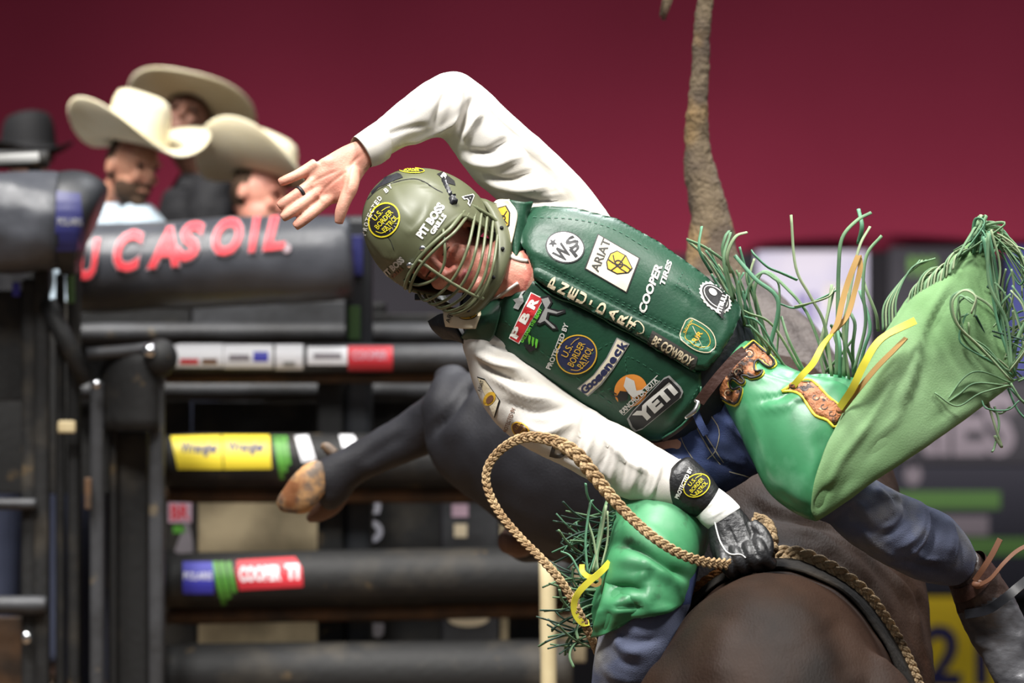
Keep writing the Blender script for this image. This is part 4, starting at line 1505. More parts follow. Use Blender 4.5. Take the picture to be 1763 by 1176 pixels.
V, F = loft([(652, 206, 668, 274, -.02, .044), (632, 219, 655, 283, -.03, .0405), (611, 234, 641, 287, -.041, .0362), (609, 236, 639, 287, -.042, .0335), (616, 233, 644, 283, -.038, .031), (640, 222, 655, 270, -.03, .030)], 48, 6, caps=False)
mk('cuff', V, F, 'shirt_white', o)
sr = [(925, 548, 806, 560, .03, .075), (905, 575, 796, 583, .02, .078), (908, 612, 800, 610, .01, .080), (938, 640, 815, 662, 0, .078), (985, 682, 848, 722, -.02, .074), (1022, 708, 905, 770, -.04, .068), (1048, 724, 972, 803, -.065, .064),
      (1092, 744, 1022, 832, -.085, .058), (1136, 772, 1076, 858, -.10, .052), (1178, 797, 1118, 868, -.11, .046)]
V, F = loft(sr, 72, 12, caps=False)
V = sculpt(V, F, [(l_, w_ * .8, h_ * 1.6) for l_, w_, h_ in [([(815, 600), (850, 625), (905, 640)], 8, .008), ([(820, 620), (860, 645), (930, 665)], 7, -.008), ([(840, 640), (900, 680), (960, 690)], 9, .008),
                  ([(860, 690), (920, 710), (980, 700)], 8, -.006), ([(880, 720), (940, 745), (1000, 720)], 9, .007), ([(1010, 705), (1000, 740), (985, 790)], 5, -.008),
                  ([(1025, 715), (1018, 760), (1000, 805)], 6, .006), ([(1045, 725), (1045, 770), (1025, 820)], 5, -.006), ([(1062, 735), (1062, 780), (1050, 835)], 6, .006),
                  ([(1085, 745), (1078, 790), (1070, 845)], 5, -.005), ([(1100, 755), (1100, 800), (1085, 850)], 6, .005), ([(1120, 770), (1118, 810), (1105, 855)], 5, -.004),
                  ([(1140, 785), (1130, 830), (1118, 858)], 5, .004), ([(1030, 740), (1075, 790), (1120, 815)], 5, .004), ([(955, 775), (1000, 800), (1060, 840)], 6, -.004),
                  ([(835, 590), (870, 600), (900, 605)], 5, -.006)]])
mk('shirt_sleeve', rumple(V, F, 14, .0025, seed=8), F, 'shirt_white', rider, keep='sleeve_r')
SRo = rider.children[-1]
V, F = loft([(1172, 790, 1112, 866, -.108, .049), (1188, 803, 1130, 874, -.112, .047), (1206, 818, 1158, 880, -.116, .041), (1212, 824, 1166, 882, -.118, .036)], 48, 6, caps=False)
mk('cuff', V, F, 'shirt_white', SRo)
# prints on the right sleeve
D_ = Deco('sleeve_r')
D_.quad([(822, 648), (835, 652), (862, 690), (852, 720)], 'p_cream', 'p_black', 2).disc(844, 686, 9, 13, 35, 'p_gold', 2).disc(845, 687, 5, 8, 35, 'p_brown', 3).text('ARIAT', 829, 664, 20, 6, -75, 'p_black', 2)
D_.build('sleeve_patch', SRo)
D_ = Deco('sleeve_r')
D_.text('PROTECTED BY', 877, 724, 46, 7, -70, 'p_brown', bold=.02).disc(898, 742, 20, 12, 42, 'p_brown').ring(898, 742, 20, 12, 42, 2, 'p_gold', 1).text('U.S.', 893, 733, 12, 4, -50, 'p_gold', 2).text('BORDER', 900, 742, 22, 5, -50, 'p_gold', 2).text('PATROL', 907, 748, 20, 5, -50, 'p_gold', 2)
D_.build('sleeve_patch', SRo)
D_ = Deco('sleeve_r')
D_.text('D', 962, 777, 26, 24, 15, 'p_dark', bold=.05)
D_.build('sleeve_print', SRo)

# --- vest
vs = [(893, 392, 800, 540, .02, .05), (903, 372, 800, 572, .025, .075), (935, 364, 818, 592, .03, .10), (990, 369, 862, 615, .03, .120), (1060, 387, 928, 653, .03, .130), (1128, 425, 1000, 700, .03, .132),
      (1195, 474, 1070, 742, .03, .130), (1245, 514, 1118, 762, .035, .124), (1262, 534, 1140, 757, .04, .118), (1262, 545, 1150, 748, .05, .10)]
V, F = loft(vs, 96, 14, n=2.25)
VB = (V, F)
vest = mk('vest', V, F, ['vest_dark'], rider, keep='vest_base')
up_poly = [(893, 384), (905, 366), (940, 362), (990, 366), (1060, 384), (1128, 422), (1195, 470), (1248, 512), (1270, 532), (1272, 548), (1258, 582), (1236, 618), (1214, 641), (1196, 640), (1150, 613), (1100, 584), (1050, 556), (1000, 530), (950, 506), (919, 484), (914, 458), (902, 430)]
V, F = loft(vs, 96, 14, n=2.25, grow=.006)
WORLD['vest_grow'] = (V, F)
lo_poly = [(846, 548), (868, 508), (898, 474), (930, 482), (985, 521), (1050, 553), (1110, 587), (1165, 620), (1208, 640), (1209, 668), (1204, 694), (1172, 734), (1136, 757), (1118, 757), (1075, 738), (1005, 696), (932, 650), (880, 612), (850, 592)]
lo_st = [([(880, 500), (905, 520), (925, 560)], 9, .006), ([(855, 560), (890, 580), (930, 600)], 6, -.003), ([(1090, 705), (1140, 670), (1190, 640)], 5, -.002),
         ([(860, 590), (930, 632), (1000, 672)], 8, .004), ([(1140, 745), (1180, 700), (1205, 665)], 6, .004)]
panel('front_panel', 'vest_base', lo_poly, 'vest_leather', vest, off=.013, bev=10, step=5, keep='vest_lo', strokes=lo_st)
panel('front_panel', 'vest_grow', up_poly, 'vest_leather', vest, off=.022, bev=11, step=5, keep='vest_up', sink=.012,
      strokes=[([(905, 425), (945, 445), (985, 470)], 7, .004), ([(915, 400), (960, 405), (1020, 425)], 8, -.003), ([(1150, 480), (1185, 500), (1225, 530)], 7, .004),
               ([(1175, 495), (1190, 530), (1185, 560)], 5, -.003), ([(925, 452), (1000, 490), (1100, 540), (1235, 602)], 3, -.0035),
               ([(940, 480), (1000, 512), (1100, 565), (1200, 620)], 9, .003), ([(1238, 520), (1250, 560), (1232, 605)], 7, .004)])
# merge target for prints
WORLD['vest_all'] = join([WORLD['vest_lo'], WORLD['vest_up'], WORLD['vest_base']])
panel('placket', 'vest_up', [(914, 460), (925, 458), (1000, 494), (1100, 545), (1180, 583), (1240, 606), (1214, 638), (1196, 637), (1150, 610), (1100, 581), (1050, 553), (1000, 527), (950, 503), (921, 482)],
      'vest_leather', vest, off=.0045, bev=4, step=5, keep='vest_pl', sink=.002)
WORLD['vest_all'] = join([WORLD['vest_all'], WORLD['vest_pl']])
# seams
D_ = Deco('vest_all', .0016)
for ln in ([(930, 455), (1000, 488), (1100, 539), (1180, 577), (1236, 600)], [(932, 450), (1000, 483), (1100, 534), (1180, 572), (1238, 596)]):
    L = cr(ln, 20)
    for k in range(0, len(L) - 1, 2):
        D_.line([L[k], L[k + 1]], 1.6, 'stitch', sub=1)
for ln in ([(928, 476), (1000, 516), (1100, 570), (1190, 622)], [(1165, 492), (1190, 508), (1182, 488)], [(1175, 470), (1160, 500)], [(918, 374), (990, 378), (1055, 394), (1120, 432)],
           [(975, 640), (1050, 590), (1058, 612)], [(870, 552), (910, 588), (980, 640), (1060, 700)], [(1010, 684), (1075, 655), (1080, 614), (1140, 648)], [(1184, 700), (1205, 660)]):
    L = cr(ln, 12)
    for k in range(0, len(L) - 1, 2):
        D_.line([L[k], L[k + 1]], 1.3, 'stitch', sub=1)
D_.build('stitching', vest)['kind'] = 'stuff'
# piping along the panel edges
def edge_tube(name, ln, r, m, key, parent, off=.004, sub=5):
    T = bvh(key)
    pts = []
    for p in cr(ln, sub):
        h = hit(T, *p)
        if h is not None:
            pts.append(h[0] + h[1] * off)
    if len(pts) > 3:
        return mk(name, *tube(pts, r, 8, 1), m, parent)
edge_tube('edge_piping', [(921, 486), (950, 508), (1000, 532), (1050, 558), (1100, 586), (1150, 615), (1196, 641)], .0022, 'vest_edge', 'vest_all', vest)
edge_tube('edge_piping', [(1140, 752), (1172, 730), (1200, 694), (1205, 665)], .0022, 'vest_edge', 'vest_all', vest)

# ---- patches and embroidered marks on the vest
K = 'vest_all'
D_ = Deco(K)
D_.disc(973, 426, 34, 27.5, 12, 'p_black').disc(973, 426, 31.5, 25.5, 12, 'p_white', 1)
D_.text('W', 968, 436, 26, 26, -50, 'p_black', 2, .04).text('S', 985, 418, 20, 20, -40, 'p_black', 2, .03).text('P', 992, 432, 18, 18, -40, 'p_black', 2, .03)
st = []
for k in range(10):
    a = math.radians(-55 + k * 36)
    st.append((952 + (8 if k % 2 == 0 else 3.4) * math.cos(a), 419 + (8 if k % 2 == 0 else 3.4) * math.sin(a)))
D_.poly(st, 'p_black', 2)
D_.build('sponsor_patch', vest, 'round white patch with star')
D_ = Deco(K)
D_.quad([(1029, 403), (1102, 445), (1079, 505), (1006, 463)], 'p_cream', 'p_black', 2.2).text('ARIAT', 1034, 440, 58, 15, -68, 'p_dark', 2, .02)
sh = np.array([(1050, 437), (1062, 432), (1078, 441), (1089, 463), (1082, 471), (1062, 473), (1045, 464), (1043, 452)])
D_.poly(sh, 'p_black', 2)
D_.poly(sh.mean(0) + (sh - sh.mean(0)) * .90, 'p_gold', 3)
D_.ring(1065, 455, 8, 6, 30, 2.2, 'p_black', 4).line([(1047, 448), (1060, 456), (1074, 457), (1086, 466)], 2, 'p_black', 4).line([(1052, 466), (1063, 458), (1070, 450), (1076, 441)], 2, 'p_black', 4).line([(1055, 440), (1058, 452), (1066, 462), (1078, 470)], 1.8, 'p_black', 4)
D_.build('sponsor_patch', vest, 'white rectangular patch with a yellow shield')
D_ = Deco(K)
D_.text('COOPER', 1119, 497, 86, 14, -70, 'p_light', bold=.04, shear=.2).text('TIRES', 1146, 470, 44, 9.5, -72, 'p_light', bold=.04, shear=.2)
D_.build('lettering', vest)
D_ = Deco(K)
gear = []
for k in range(44):
    a = 2 * math.pi * k / 44
    rr = 1.0 if k % 2 else 0.9
    x, y = 34 * rr * math.cos(a), 21 * rr * math.sin(a)
    gear.append((1231 + x * math.cos(.75) - y * math.sin(.75), 512 + x * math.sin(.75) + y * math.cos(.75)))
D_.poly(gear, 'p_light').disc(1231, 512, 28, 16, 43, 'p_black', 1).ring(1231, 512, 25, 13.5, 43, 1.5, 'p_light', 2)
D_.poly([(1232, 538), (1242, 505), (1253, 512), (1243, 545), (1250, 550), (1242, 548)], 'p_black', 3).text('PITBULL', 1241, 524, 34, 9, -70, 'p_white', 4, .05)
D_.disc(1226, 504, 8, 5, 40, 'p_light', 3)
D_.build('sponsor_patch', vest, 'black and white gear-edged badge')
D_ = Deco(K)
cr_sh = [(1180, 552), (1192, 549), (1222, 568), (1232, 592), (1222, 606), (1200, 604), (1178, 590), (1170, 578)]
D_.poly(cr_sh, 'vest_edge')
q_ = np.array(cr_sh, float)
D_.line(q_, 1.6, 'p_tan', 1, closed=True).line(q_.mean(0) + (q_ - q_.mean(0)) * .7, 1.2, 'p_gold', 1, closed=True)
D_.text('RIR', 1200, 580, 22, 9, -55, 'p_gold', 1, .03).text('ELECTION', 1184, 562, 26, 4, -55, 'p_gold', 1).line([(1192, 562), (1208, 596)], 1.2, 'p_tan', 1)
D_.build('sponsor_patch', vest, 'gold outlined crest')
D_ = Deco(K, .002)
D_.poly([(1123, 569), (1201, 615), (1194, 641), (1113, 594)], 'p_dark').text('BE COWBOY', 1158, 604, 78, 15, 30.5, 'p_tan', 1, .03)
D_.build('sponsor_patch', vest, 'charcoal strip patch')
D_ = Deco(K, .002)
for k, ch in enumerate('PNEU-DART'):
    t = (0, .115, .225, .33, .43, .555, .685, .80, .905)[k]
    x, y = 953 + (1102 - 953) * t, 488 + (564 - 488) * t
    D_.text(ch, x, y, 19 if ch != '-' else 8, 14 if ch != '-' else 3.5, -62, 'p_tan', 1, .03)
D_.line([(1083, 566), (1096, 553), (1107, 562), (1107, 572), (1097, 573)], 1.8, 'p_tan', 1)
D_.build('lettering', vest)
D_ = Deco(K)
D_.poly([(914, 503), (937, 514), (894, 592), (876, 582)], 'p_white').poly([(915, 505), (935, 515), (893, 590), (878, 581)], 'p_red', 1)
for ch, x, y in (('P', 889, 572), ('B', 904, 547), ('R', 918, 522)):
    D_.text(ch, x, y, 20, 14, -60, 'p_white', 2, .05)
D_.text('UNLEASH THE BEAST', 915, 560, 66, 6, -60, 'p_green', 2, .03)
D_.poly([(930, 512), (946, 508), (952, 520), (946, 530), (962, 534), (973, 532), (974, 538), (960, 543), (946, 540), (944, 550), (958, 560), (962, 567), (952, 568), (938, 556), (928, 560), (922, 556), (936, 530)], 'p_black', 1)
D_.poly([(932, 515), (944, 512), (948, 521), (942, 531), (960, 537), (971, 535), (958, 540), (943, 537), (940, 549), (954, 561), (957, 565), (952, 565), (938, 552), (930, 556), (926, 554), (939, 530)], 'p_grey', 2)
D_.poly([(884, 515), (889, 521), (884, 530), (893, 533), (902, 519), (899, 508), (905, 500), (898, 503), (894, 512)], 'p_grey', 2)
for k in range(3):
    x, y = 911 + k * 6, 582 + k * 3.0
    D_.poly([(x, y - 6), (x + 4, y - 4), (x + 2, y + 9), (x, y + 11), (x - 1, y + 2)], 'p_green', 2)
D_.poly([(898, 590), (906, 600), (903, 596), (905, 592), (922, 594), (930, 588), (926, 600), (912, 606)], 'p_black', 0)
D_.build('sponsor_patch', vest, 'red badge with a grey bucking bull')


def border_patch(D_, cx, cy, a, b, ang, tang, bg, fg, ringw=2.2, s=1.0):
    D_.disc(cx, cy, a, b, ang, bg).ring(cx, cy, a, b, ang, ringw, fg, 1)
    t = math.radians(tang)
    n = np.array((-math.sin(t), math.cos(t)))      # down the letters
    dr = np.array((math.cos(t), math.sin(t)))
    for w_, off, L, sh_ in (('U.S.', -.52, .62, -.05), ('BORDER', -.02, 1.25, .02), ('PATROL', .46, 1.08, .08)):
        p = np.array((cx, cy)) + n * off * b + dr * sh_ * a
        D_.text(w_, p[0], p[1], L * a, .35 * b, tang, fg, 2, .005)
    p0 = np.array((cx, cy))
    D_.line([p0 - dr * a * .75 + n * b * .1, p0 - dr * a * .62 + n * b * .45, p0 - dr * .3 * a + n * b * .62, p0 + n * b * .72], 1.2, fg, 2)
    D_.line([p0 + dr * a * .28 - n * b * .5, p0 + dr * a * .55 - n * b * .42, p0 + dr * a * .75 - n * b * .28], 1.0, fg, 2)
    return D_


D_ = Deco(K)
border_patch(D_, 993, 610, 36, 33.5, -30, -62, 'p_navy', 'p_gold')
D_.build('sponsor_patch', vest, 'round navy patch with gold ring')
D_ = Deco(K)
D_.text('PROTECTED BY', 961, 596, 84, 9, -68, 'p_light', 1, .03, arc=-1.5)
D_.build('lettering', vest)
D_ = Deco(K, .002)
D_.poly([(1062, 581), (1084, 592), (1057, 634), (1036, 662), (1013, 682), (994, 668), (1022, 645), (1044, 616)], 'p_grey').poly([(1063, 584), (1081, 593), (1055, 633), (1034, 660), (1012, 679), (997, 668), (1024, 645), (1046, 617)], 'p_cream', 1)
for k, ch in enumerate('Gooseneck'):
    t = k / 8.0
    L = np.array([(1008, 669), (1040, 641), (1071, 594)])
    p = (1 - t) ** 2 * L[0] + 2 * t * (1 - t) * (2 * L[1] - (L[0] + L[2]) / 2) + t * t * L[2]
    D_.text(ch, p[0], p[1], 14 if k == 0 else 12.5, 15 if k in (0, 8) else 11, -42 - 16 * t, 'p_navy', 2, .05)
D_.build('sponsor_patch', vest, 'long white bent patch with navy lettering')
D_ = Deco(K, .002)
D_.disc(1086, 672, 29, 27, -40, 'p_orange').poly([(1064, 684), (1072, 676), (1084, 676), (1088, 690), (1100, 684), (1104, 674), (1116, 660), (1120, 664), (1092, 694), (1074, 706), (1066, 700)], 'vest_leather', 1)
D_.poly([(1078, 648), (1092, 655), (1096, 672), (1106, 670), (1106, 676), (1090, 684), (1082, 676), (1074, 664)], 'p_light', 2).poly([(1068, 672), (1082, 674), (1080, 688), (1068, 690), (1062, 682)], 'p_black', 2)
D_.line([(1050, 672), (1062, 678)], 2, 'p_black', 1).line([(1052, 680), (1064, 682)], 2, 'p_black', 1)
D_.text('RANCHO LA BOTA', 1100, 681, 84, 9, -43, 'p_light', 2, .03).line([(1067, 708), (1132, 646)], 1.5, 'p_light', 1).line([(1074, 714), (1136, 655)], 1.2, 'p_light', 1)
D_.build('sponsor_patch', vest, 'orange round emblem with pale lettering')
D_ = Deco(K, .003)
yq = np.array([(1080, 720), (1088, 708), (1143, 650), (1152, 646), (1172, 666), (1176, 674), (1172, 684), (1106, 738), (1094, 742), (1087, 736)], float)
D_.poly(yq, 'p_grey').poly(yq.mean(0) + (yq - yq.mean(0)) * .93, 'p_black', 1).text('YETI', 1128, 694, 84, 24, -42, 'p_light', 2, .06)
D_.build('sponsor_patch', vest, 'black patch with grey border')
# collar leaves and the white neckband
V, F = sheet([[(868, 345, -.02), (876, 344, -.045), (898, 348, -.055), (917, 347, -.04)], [(862, 372, -.03), (884, 372, -.06), (900, 370, -.06), (908, 375, -.035)],
              [(868, 398, -.05), (886, 402, -.075), (902, 398, -.06), (917, 397, -.045)], [(876, 425, -.07), (888, 428, -.085), (896, 418, -.07), (906, 412, -.055)], [(884, 440, -.085), (888, 441, -.09), (890, 438, -.085), (894, 432, -.07)]], .006, 6)
mk('collar', V, F, 'vest_leather', vest, keep='collar_up')
V, F = sheet([[(840, 362, -.0), (856, 345, -.02), (876, 343, -.048)], [(846, 380, -.02), (866, 370, -.048), (890, 366, -.066)], [(852, 396, -.04), (868, 398, -.062), (886, 395, -.08)], [(862, 410, -.06), (870, 415, -.075), (880, 420, -.09)]], .004, 6)
mk('collar_patch', V, F, 'p_cream', vest, keep='collar_w')
D_ = Deco('collar_w')
D_.poly([(857, 358), (872, 354), (879, 366), (878, 388), (868, 398), (857, 388), (853, 372)], 'p_black').poly([(858, 360), (871, 356), (877, 367), (876, 387), (868, 396), (858, 387), (855, 372)], 'p_gold', 1)
D_.ring(866, 376, 6, 5, 0, 2, 'p_black', 2).line([(858, 368), (866, 376), (875, 386)], 1.6, 'p_black', 2).line([(874, 364), (866, 376), (859, 386)], 1.6, 'p_black', 2)
D_.text('ARIAT', 848, 360, 28, 8, -62, 'p_black', 2)
D_.build('collar_print', vest)
V, F = sheet([[(764, 536, .0), (800, 530, -.04), (834, 531, -.06)], [(765, 549, -.005), (800, 548, -.05), (826, 548, -.075)], [(768, 562, .0), (796, 566, -.045), (818, 566, -.07)]], .004, 6)
mk('collar_patch', V, F, 'p_cream', vest, keep='collar_w2')
D_ = Deco('collar_w2')
D_.disc(806, 542, 17, 9, -5, 'p_black').disc(806, 542, 15.5, 7.8, -5, 'p_gold', 1).line([(800, 537), (808, 543), (812, 548)], 1.6, 'p_black', 2).text('AR', 774, 548, 15, 7, -75, 'p_black', 2)
D_.build('collar_print', vest)
V, F = sheet([[(820, 528, -.045), (848, 520, -.06), (866, 512, -.07)], [(812, 550, -.055), (838, 550, -.085), (860, 545, -.085)], [(800, 572, -.03), (826, 575, -.06), (850, 578, -.075)], [(792, 580, .0), (815, 588, -.03), (838, 592, -.05)]], .006, 6)
mk('collar', V, F, 'vest_leather', vest)
V, F = sheet([[(738, 552, .05), (762, 540, .02), (778, 545, .0)], [(746, 566, .05), (766, 562, .015), (790, 572, -.01)], [(764, 582, .05), (782, 584, .02), (800, 590, .0)]], .008, 6)
mk('shoulder_flap', V, F, 'vest_dark', vest)
WORLD['neck_all'] = join([WORLD['rider_body'], WORLD['vest_base'], WORLD['vest_lo'], WORLD['vest_up']])
edge_tube('neckband', [(850, 398), (858, 410), (868, 426), (880, 442), (894, 448), (908, 450)], .0045, 'shirt_white', 'neck_all', rider, .001)
edge_tube('neckband', [(846, 518), (862, 508), (876, 498), (892, 487)], .0035, 'shirt_white', 'neck_all', rider, .001)

# --- helmet
HC = P(757, 411, -0.02)
a_, b_, c_ = 0.127, 0.150, 0.151
HZ = 0.026
n, mrow = 96, 40
sm = lambda x, e0, e1: (lambda t: t * t * (3 - 2 * t))(min(1, max(0, (x - e0) / (e1 - e0))))
R = []
for j in range(mrow + 1):
    row = []
    for i in range(n):
        ph = 2 * math.pi * i / n                    # 0 = forward
        aph = abs((ph + math.pi) % (2 * math.pi) - math.pi)
        zlow = 0.040 - 0.034 * min(1, aph / 1.0) ** 2 + (-0.112) * sm(aph, math.radians(56), math.radians(78)) + 0.02 * sm(aph, math.radians(120), math.radians(160))
        tmax = math.acos(max(-1, min(1, (zlow - HZ) / c_)))
        t = tmax * (0.012 + 0.988 * j / mrow)
        x, y, z = a_ * math.sin(t) * math.sin(ph), b_ * math.sin(t) * math.cos(ph), HZ + c_ * math.cos(t)
        # raised centre plate over the crown and brow relief
        k = 1 + 0.018 * sm(0.066 - abs(x), 0.0, 0.012) * sm(z, 0.06, 0.10)
        if j == mrow:
            k *= 1.012
        row.append(HW(x * k, y * k, HZ + (z - HZ) * k))
    R.append(row)
V, F = rings(np.array(R), False)
V = np.vstack((V, HW(0, 0, HZ + c_ * 1.03)))
F += [((i + 1) % n, i, len(V) - 1) for i in range(n)]
V = sculpt(V, F, [([(686, 386), (706, 400), (725, 384), (737, 362), (742, 332)], 4, .0022), ([(692, 378), (708, 388), (722, 374), (732, 352)], 8, -.0012), ([(620, 356), (651, 327), (682, 314), (713, 309), (732, 315), (747, 325), (768, 334)], 2.6, -.0032),
                  ([(664, 404), (674, 416), (680, 432), (676, 446)], 3, -.002), ([(655, 440), (672, 446), (684, 440)], 4, .002), ([(768, 334), (790, 352), (812, 372)], 4, -.002)])
helmet = mk('helmet', V, F, 'shell_olive', rider, keep='shell')
md = helmet.modifiers.new('solid', 'SOLIDIFY')
md.thickness = 0.008
md.offset = -1 if ((V[:-1] - HC) * 0).sum() == 0 else 1
# liner
R = []
for j in range(13):
    t = 0.05 + (math.pi * 0.66) * j / 12
    R.append([HW(.108 * math.sin(t) * math.sin(p), min(.132 * math.sin(t) * math.cos(p), .088), HZ + .122 * math.cos(t)) for p in np.linspace(0, 2 * math.pi, 40, endpoint=False)])
# only the back and sides of the liner, clear of the face
R = np.array(R)
V, F = rings(R, False)
fcl = np.array([((V[list(f)].mean(0)) - HC) @ HR for f in F])
F = [f for f, q_ in zip(F, fcl) if not (q_[1] > 0.03 and q_[2] < 0.055)]
mk('liner', V, F, 'foam_black', helmet)
# jaw guard: olive band round the chin
def band(zf, yoff, w, a0, a1, name, m, thick=.006, ax_=(.118, .150), cz=0.0, tilt=0.0):
    rows = []
    for s_ in (-1, -.6, 0, .6, 1):
        row = []
        for i in range(49):
            p = a0 + (a1 - a0) * i / 48
            z = zf(p) + s_ * w(p) / 2
            bulge = 1 - 0.06 * s_ * s_
            row.append(HW(ax_[0] * math.sin(p) * bulge, ax_[1] * math.cos(p) * bulge + yoff, z))
        rows.append(row)
    V, F = rings(np.array(rows), False, wrap=False)
    o = mk(name, V, F, m, helmet)
    md = o.modifiers.new('solid', 'SOLIDIFY')
    md.thickness = thick
    md.offset = 0
    return o
band(lambda p: -0.128 + 0.075 * (abs(p) / 1.75) ** 2.2, -0.012, lambda p: 0.028 + 0.030 * (abs(p) / 1.75) ** 2, -1.75, 1.75, 'jaw_guard', 'shell_olive', ax_=(.122, .150))
# cage bars
def bar(pts, r=.0036, name='cage_bar', m='cage_olive'):
    return mk(name, *tube([HW(*p) for p in pts], r, 10, 7), m, helmet)
def hbar(z0, z1, x=.112, yb=.030, yf=.160, r=.0034):
    pts = []
    for k in np.linspace(-1, 1, 9):
        pts.append((x * k, yb + (yf - yb) * math.sqrt(max(0, 1 - abs(k) ** 2.3)), z0 + (z1 - z0) * k * k))
    return bar(pts, r)
hbar(.040, .000, .118, .030, .160, .0046)
hbar(.029, -.012, .118, .026, .165, .0036)
hbar(-.014, .030, .074, .124, .166, .0032)
for i, (za, zb) in enumerate(((-.044, -.018), (-.067, -.032), (-.087, -.047), (-.104, -.063), (-.117, -.078))):
    hbar(za, zb, .118 - .001 * i, .020 - .002 * i, .166 - .003 * i, .0033)
bar([(0, .162, .040), (0, .168, .0), (0, .168, -.05), (0, .160, -.100), (0, .146, -.126)], .0036)
for sx in (-1, 1):
    bar([(sx * .117, .034, .004), (sx * .118, .028, -.025), (sx * .116, .022, -.065), (sx * .105, .030, -.10)], .0042)
    for zz, xx in ((.046, .024),):
        mk('screw', *ell(HW(sx * xx, .155, zz), (.0075, .006, .0075), 14, HR), 'chrome', helmet)
    for px_, pz in ((.4, -.118), (.9, -.105), (1.25, -.085)):
        mk('rivet', *ell(HW(sx * .123 * math.sin(px_), .150 * math.cos(px_) - .006, pz), (.0045, .0045, .0045), 10), 'foam_black', helmet)
# strap buckles
panel('buckle_strap', 'shell', [(757, 306), (764, 304), (774, 322), (780, 336), (774, 340), (766, 326)], 'strap_black', helmet, off=.006, bev=2, step=3)
panel('buckle', 'shell', [(771, 338), (783, 334), (787, 352), (775, 354)], 'strap_black', helmet, off=.010, bev=2.5, step=3)
mk('wire_clip', *tube(px_pts([(826, 350, -.05), (838, 368, -.055), (850, 388, -.055), (846, 392, -.05), (836, 372, -.05), (824, 352, -.045)]), .0016, 8, 5), 'chrome', helmet)
mk('strap_ring', *tube(px_pts([(843, 384, -.04), (852, 392, -.045), (848, 402, -.05), (838, 398, -.048), (843, 384, -.04)]), .0022, 8, 5), 'chrome', helmet)
strap('chin_strap', ribbon([(843, 402, -.04), (858, 425, -.035), (866, 445, -.04), (860, 452, -.05)], 5, .003), 'strap_black', helmet)
mk('chin_tab', *rbox(HW(.121, .05, -.03), (.014, .014, .014), .002), 'strap_black', helmet, smooth=False)
# helmet stickers
D_ = Deco('shell', .0012)
border_patch(D_, 662, 379, 31, 26, -62, -48, 'p_black', 'p_yellow', 2.4)
for a in range(0, 360, 30):
    t = math.radians(a)
    D_.line([(672 + 8 * math.cos(t), 385 + 8 * math.sin(t)), (672 + 13 * math.cos(t), 385 + 14 * math.sin(t))], .7, 'p_light', 1, sub=1)
D_.build('sticker', helmet, 'round black sticker with yellow ring')
D_ = Deco('shell', .0006)
D_.line([(622, 354), (636, 340), (652, 326), (682, 313), (713, 308), (732, 314), (747, 324), (762, 332)], 1.4, 'foam_black').line([(664, 404), (672, 414), (678, 430)], 1.2, 'foam_black')
D_.build('seam_line', helmet)
D_ = Deco('shell', .0012)
D_.text('PIT BOSS', 741, 380, 68, 15, -55, 'p_white', 1, .05).text('GRILLS', 754, 386, 40, 9, -55, 'p_white', 1, .05)
D_.build('sticker', helmet, 'white lettering above the cage')
D_ = Deco('shell', .0012)
D_.text('PIT BOSS', 677, 460, 46, 12, -42, 'p_light', 1, .05).text('GRILLS', 684, 469, 24, 7, -42, 'p_brown', 1, .05)
D_.build('sticker', helmet)
D_ = Deco('shell', .0012)
for ch, t in zip('PROTECTED BY', np.linspace(0, 1, 12)):
    if ch != ' ':
        L = np.array([(628, 402), (636, 358), (672, 322)])
        p = (1 - t) ** 2 * L[0] + 2 * t * (1 - t) * L[1] + t * t * L[2]
        D_.text(ch, p[0], p[1], 6.2, 8, -78 + 46 * t, 'p_light', 1, .03)
D_.disc(709, 294, 22, 5, 3, 'p_black').ring(709, 294, 22, 5, 3, 1.2, 'p_yellow', 1).text('BORDER', 709, 294, 26, 5, 3, 'p_yellow', 2)
D_.poly([(622, 354), (630, 336), (646, 316), (662, 306), (684, 298), (690, 300), (694, 306), (682, 310), (652, 323), (636, 338)], 'shell_dark', 0).poly([(627, 344), (634, 332), (646, 320), (650, 321), (638, 334)], 'p_purple', 1)
D_.poly([(752, 300), (762, 296), (782, 312), (784, 320), (770, 316)], 'p_black').text('B', 764, 304, 9, 9, 40, 'p_white', 1, .04)
D_.text('A', 808, 342, 22, 18, 50, 'p_white', 1, .08).text('A', 808, 342, 18, 14, 50, 'p_black', 2, .03)
D_.build('sticker', helmet)

# --- jeans
js = [loft([(1248, 560, 1130, 735, .06, .105), (1262, 600, 1125, 765, .07, .118), (1300, 655, 1132, 800, .08, .125), (1330, 740, 1150, 850, .07, .12), (1325, 800, 1200, 870, .07, .09)], 40, 8),
      loft([(1270, 590, 1200, 760, .07, .10), (1330, 628, 1260, 770, .03, .098), (1395, 668, 1305, 815, -.03, .092), (1450, 740, 1350, 865, -.09, .084), (1490, 805, 1400, 892, -.13, .078), (1505, 830, 1425, 900, -.135, .074)], 40, 8),
      loft([(1450, 795, 1418, 878, -.12, .055), (1500, 822, 1442, 916, -.13, .074), (1545, 845, 1492, 955, -.125, .072), (1590, 868, 1545, 983, -.10, .070), (1630, 888, 1590, 1003, -.07, .068), (1662, 922, 1630, 1008, -.04, .060), (1678, 950, 1648, 1004, -.03, .048)], 40, 8),
      loft([(1130, 760, 1245, 830, .07, .10), (1070, 830, 1222, 860, .03, .10), (1060, 900, 1212, 910, -.03, .098), (1048, 970, 1205, 970, -.10, .092), (1036, 1040, 1190, 1035, -.165, .086), (1032, 1085, 1176, 1075, -.185, .082), (1024, 1130, 1172, 1120, -.18, .08),
            (1018, 1190, 1160, 1180, -.14, .074), (1020, 1280, 1140, 1270, -.06, .064), (1030, 1370, 1130, 1365, .02, .058)], 40, 8)]
V, F = fuse(js, 0.0065, 5)
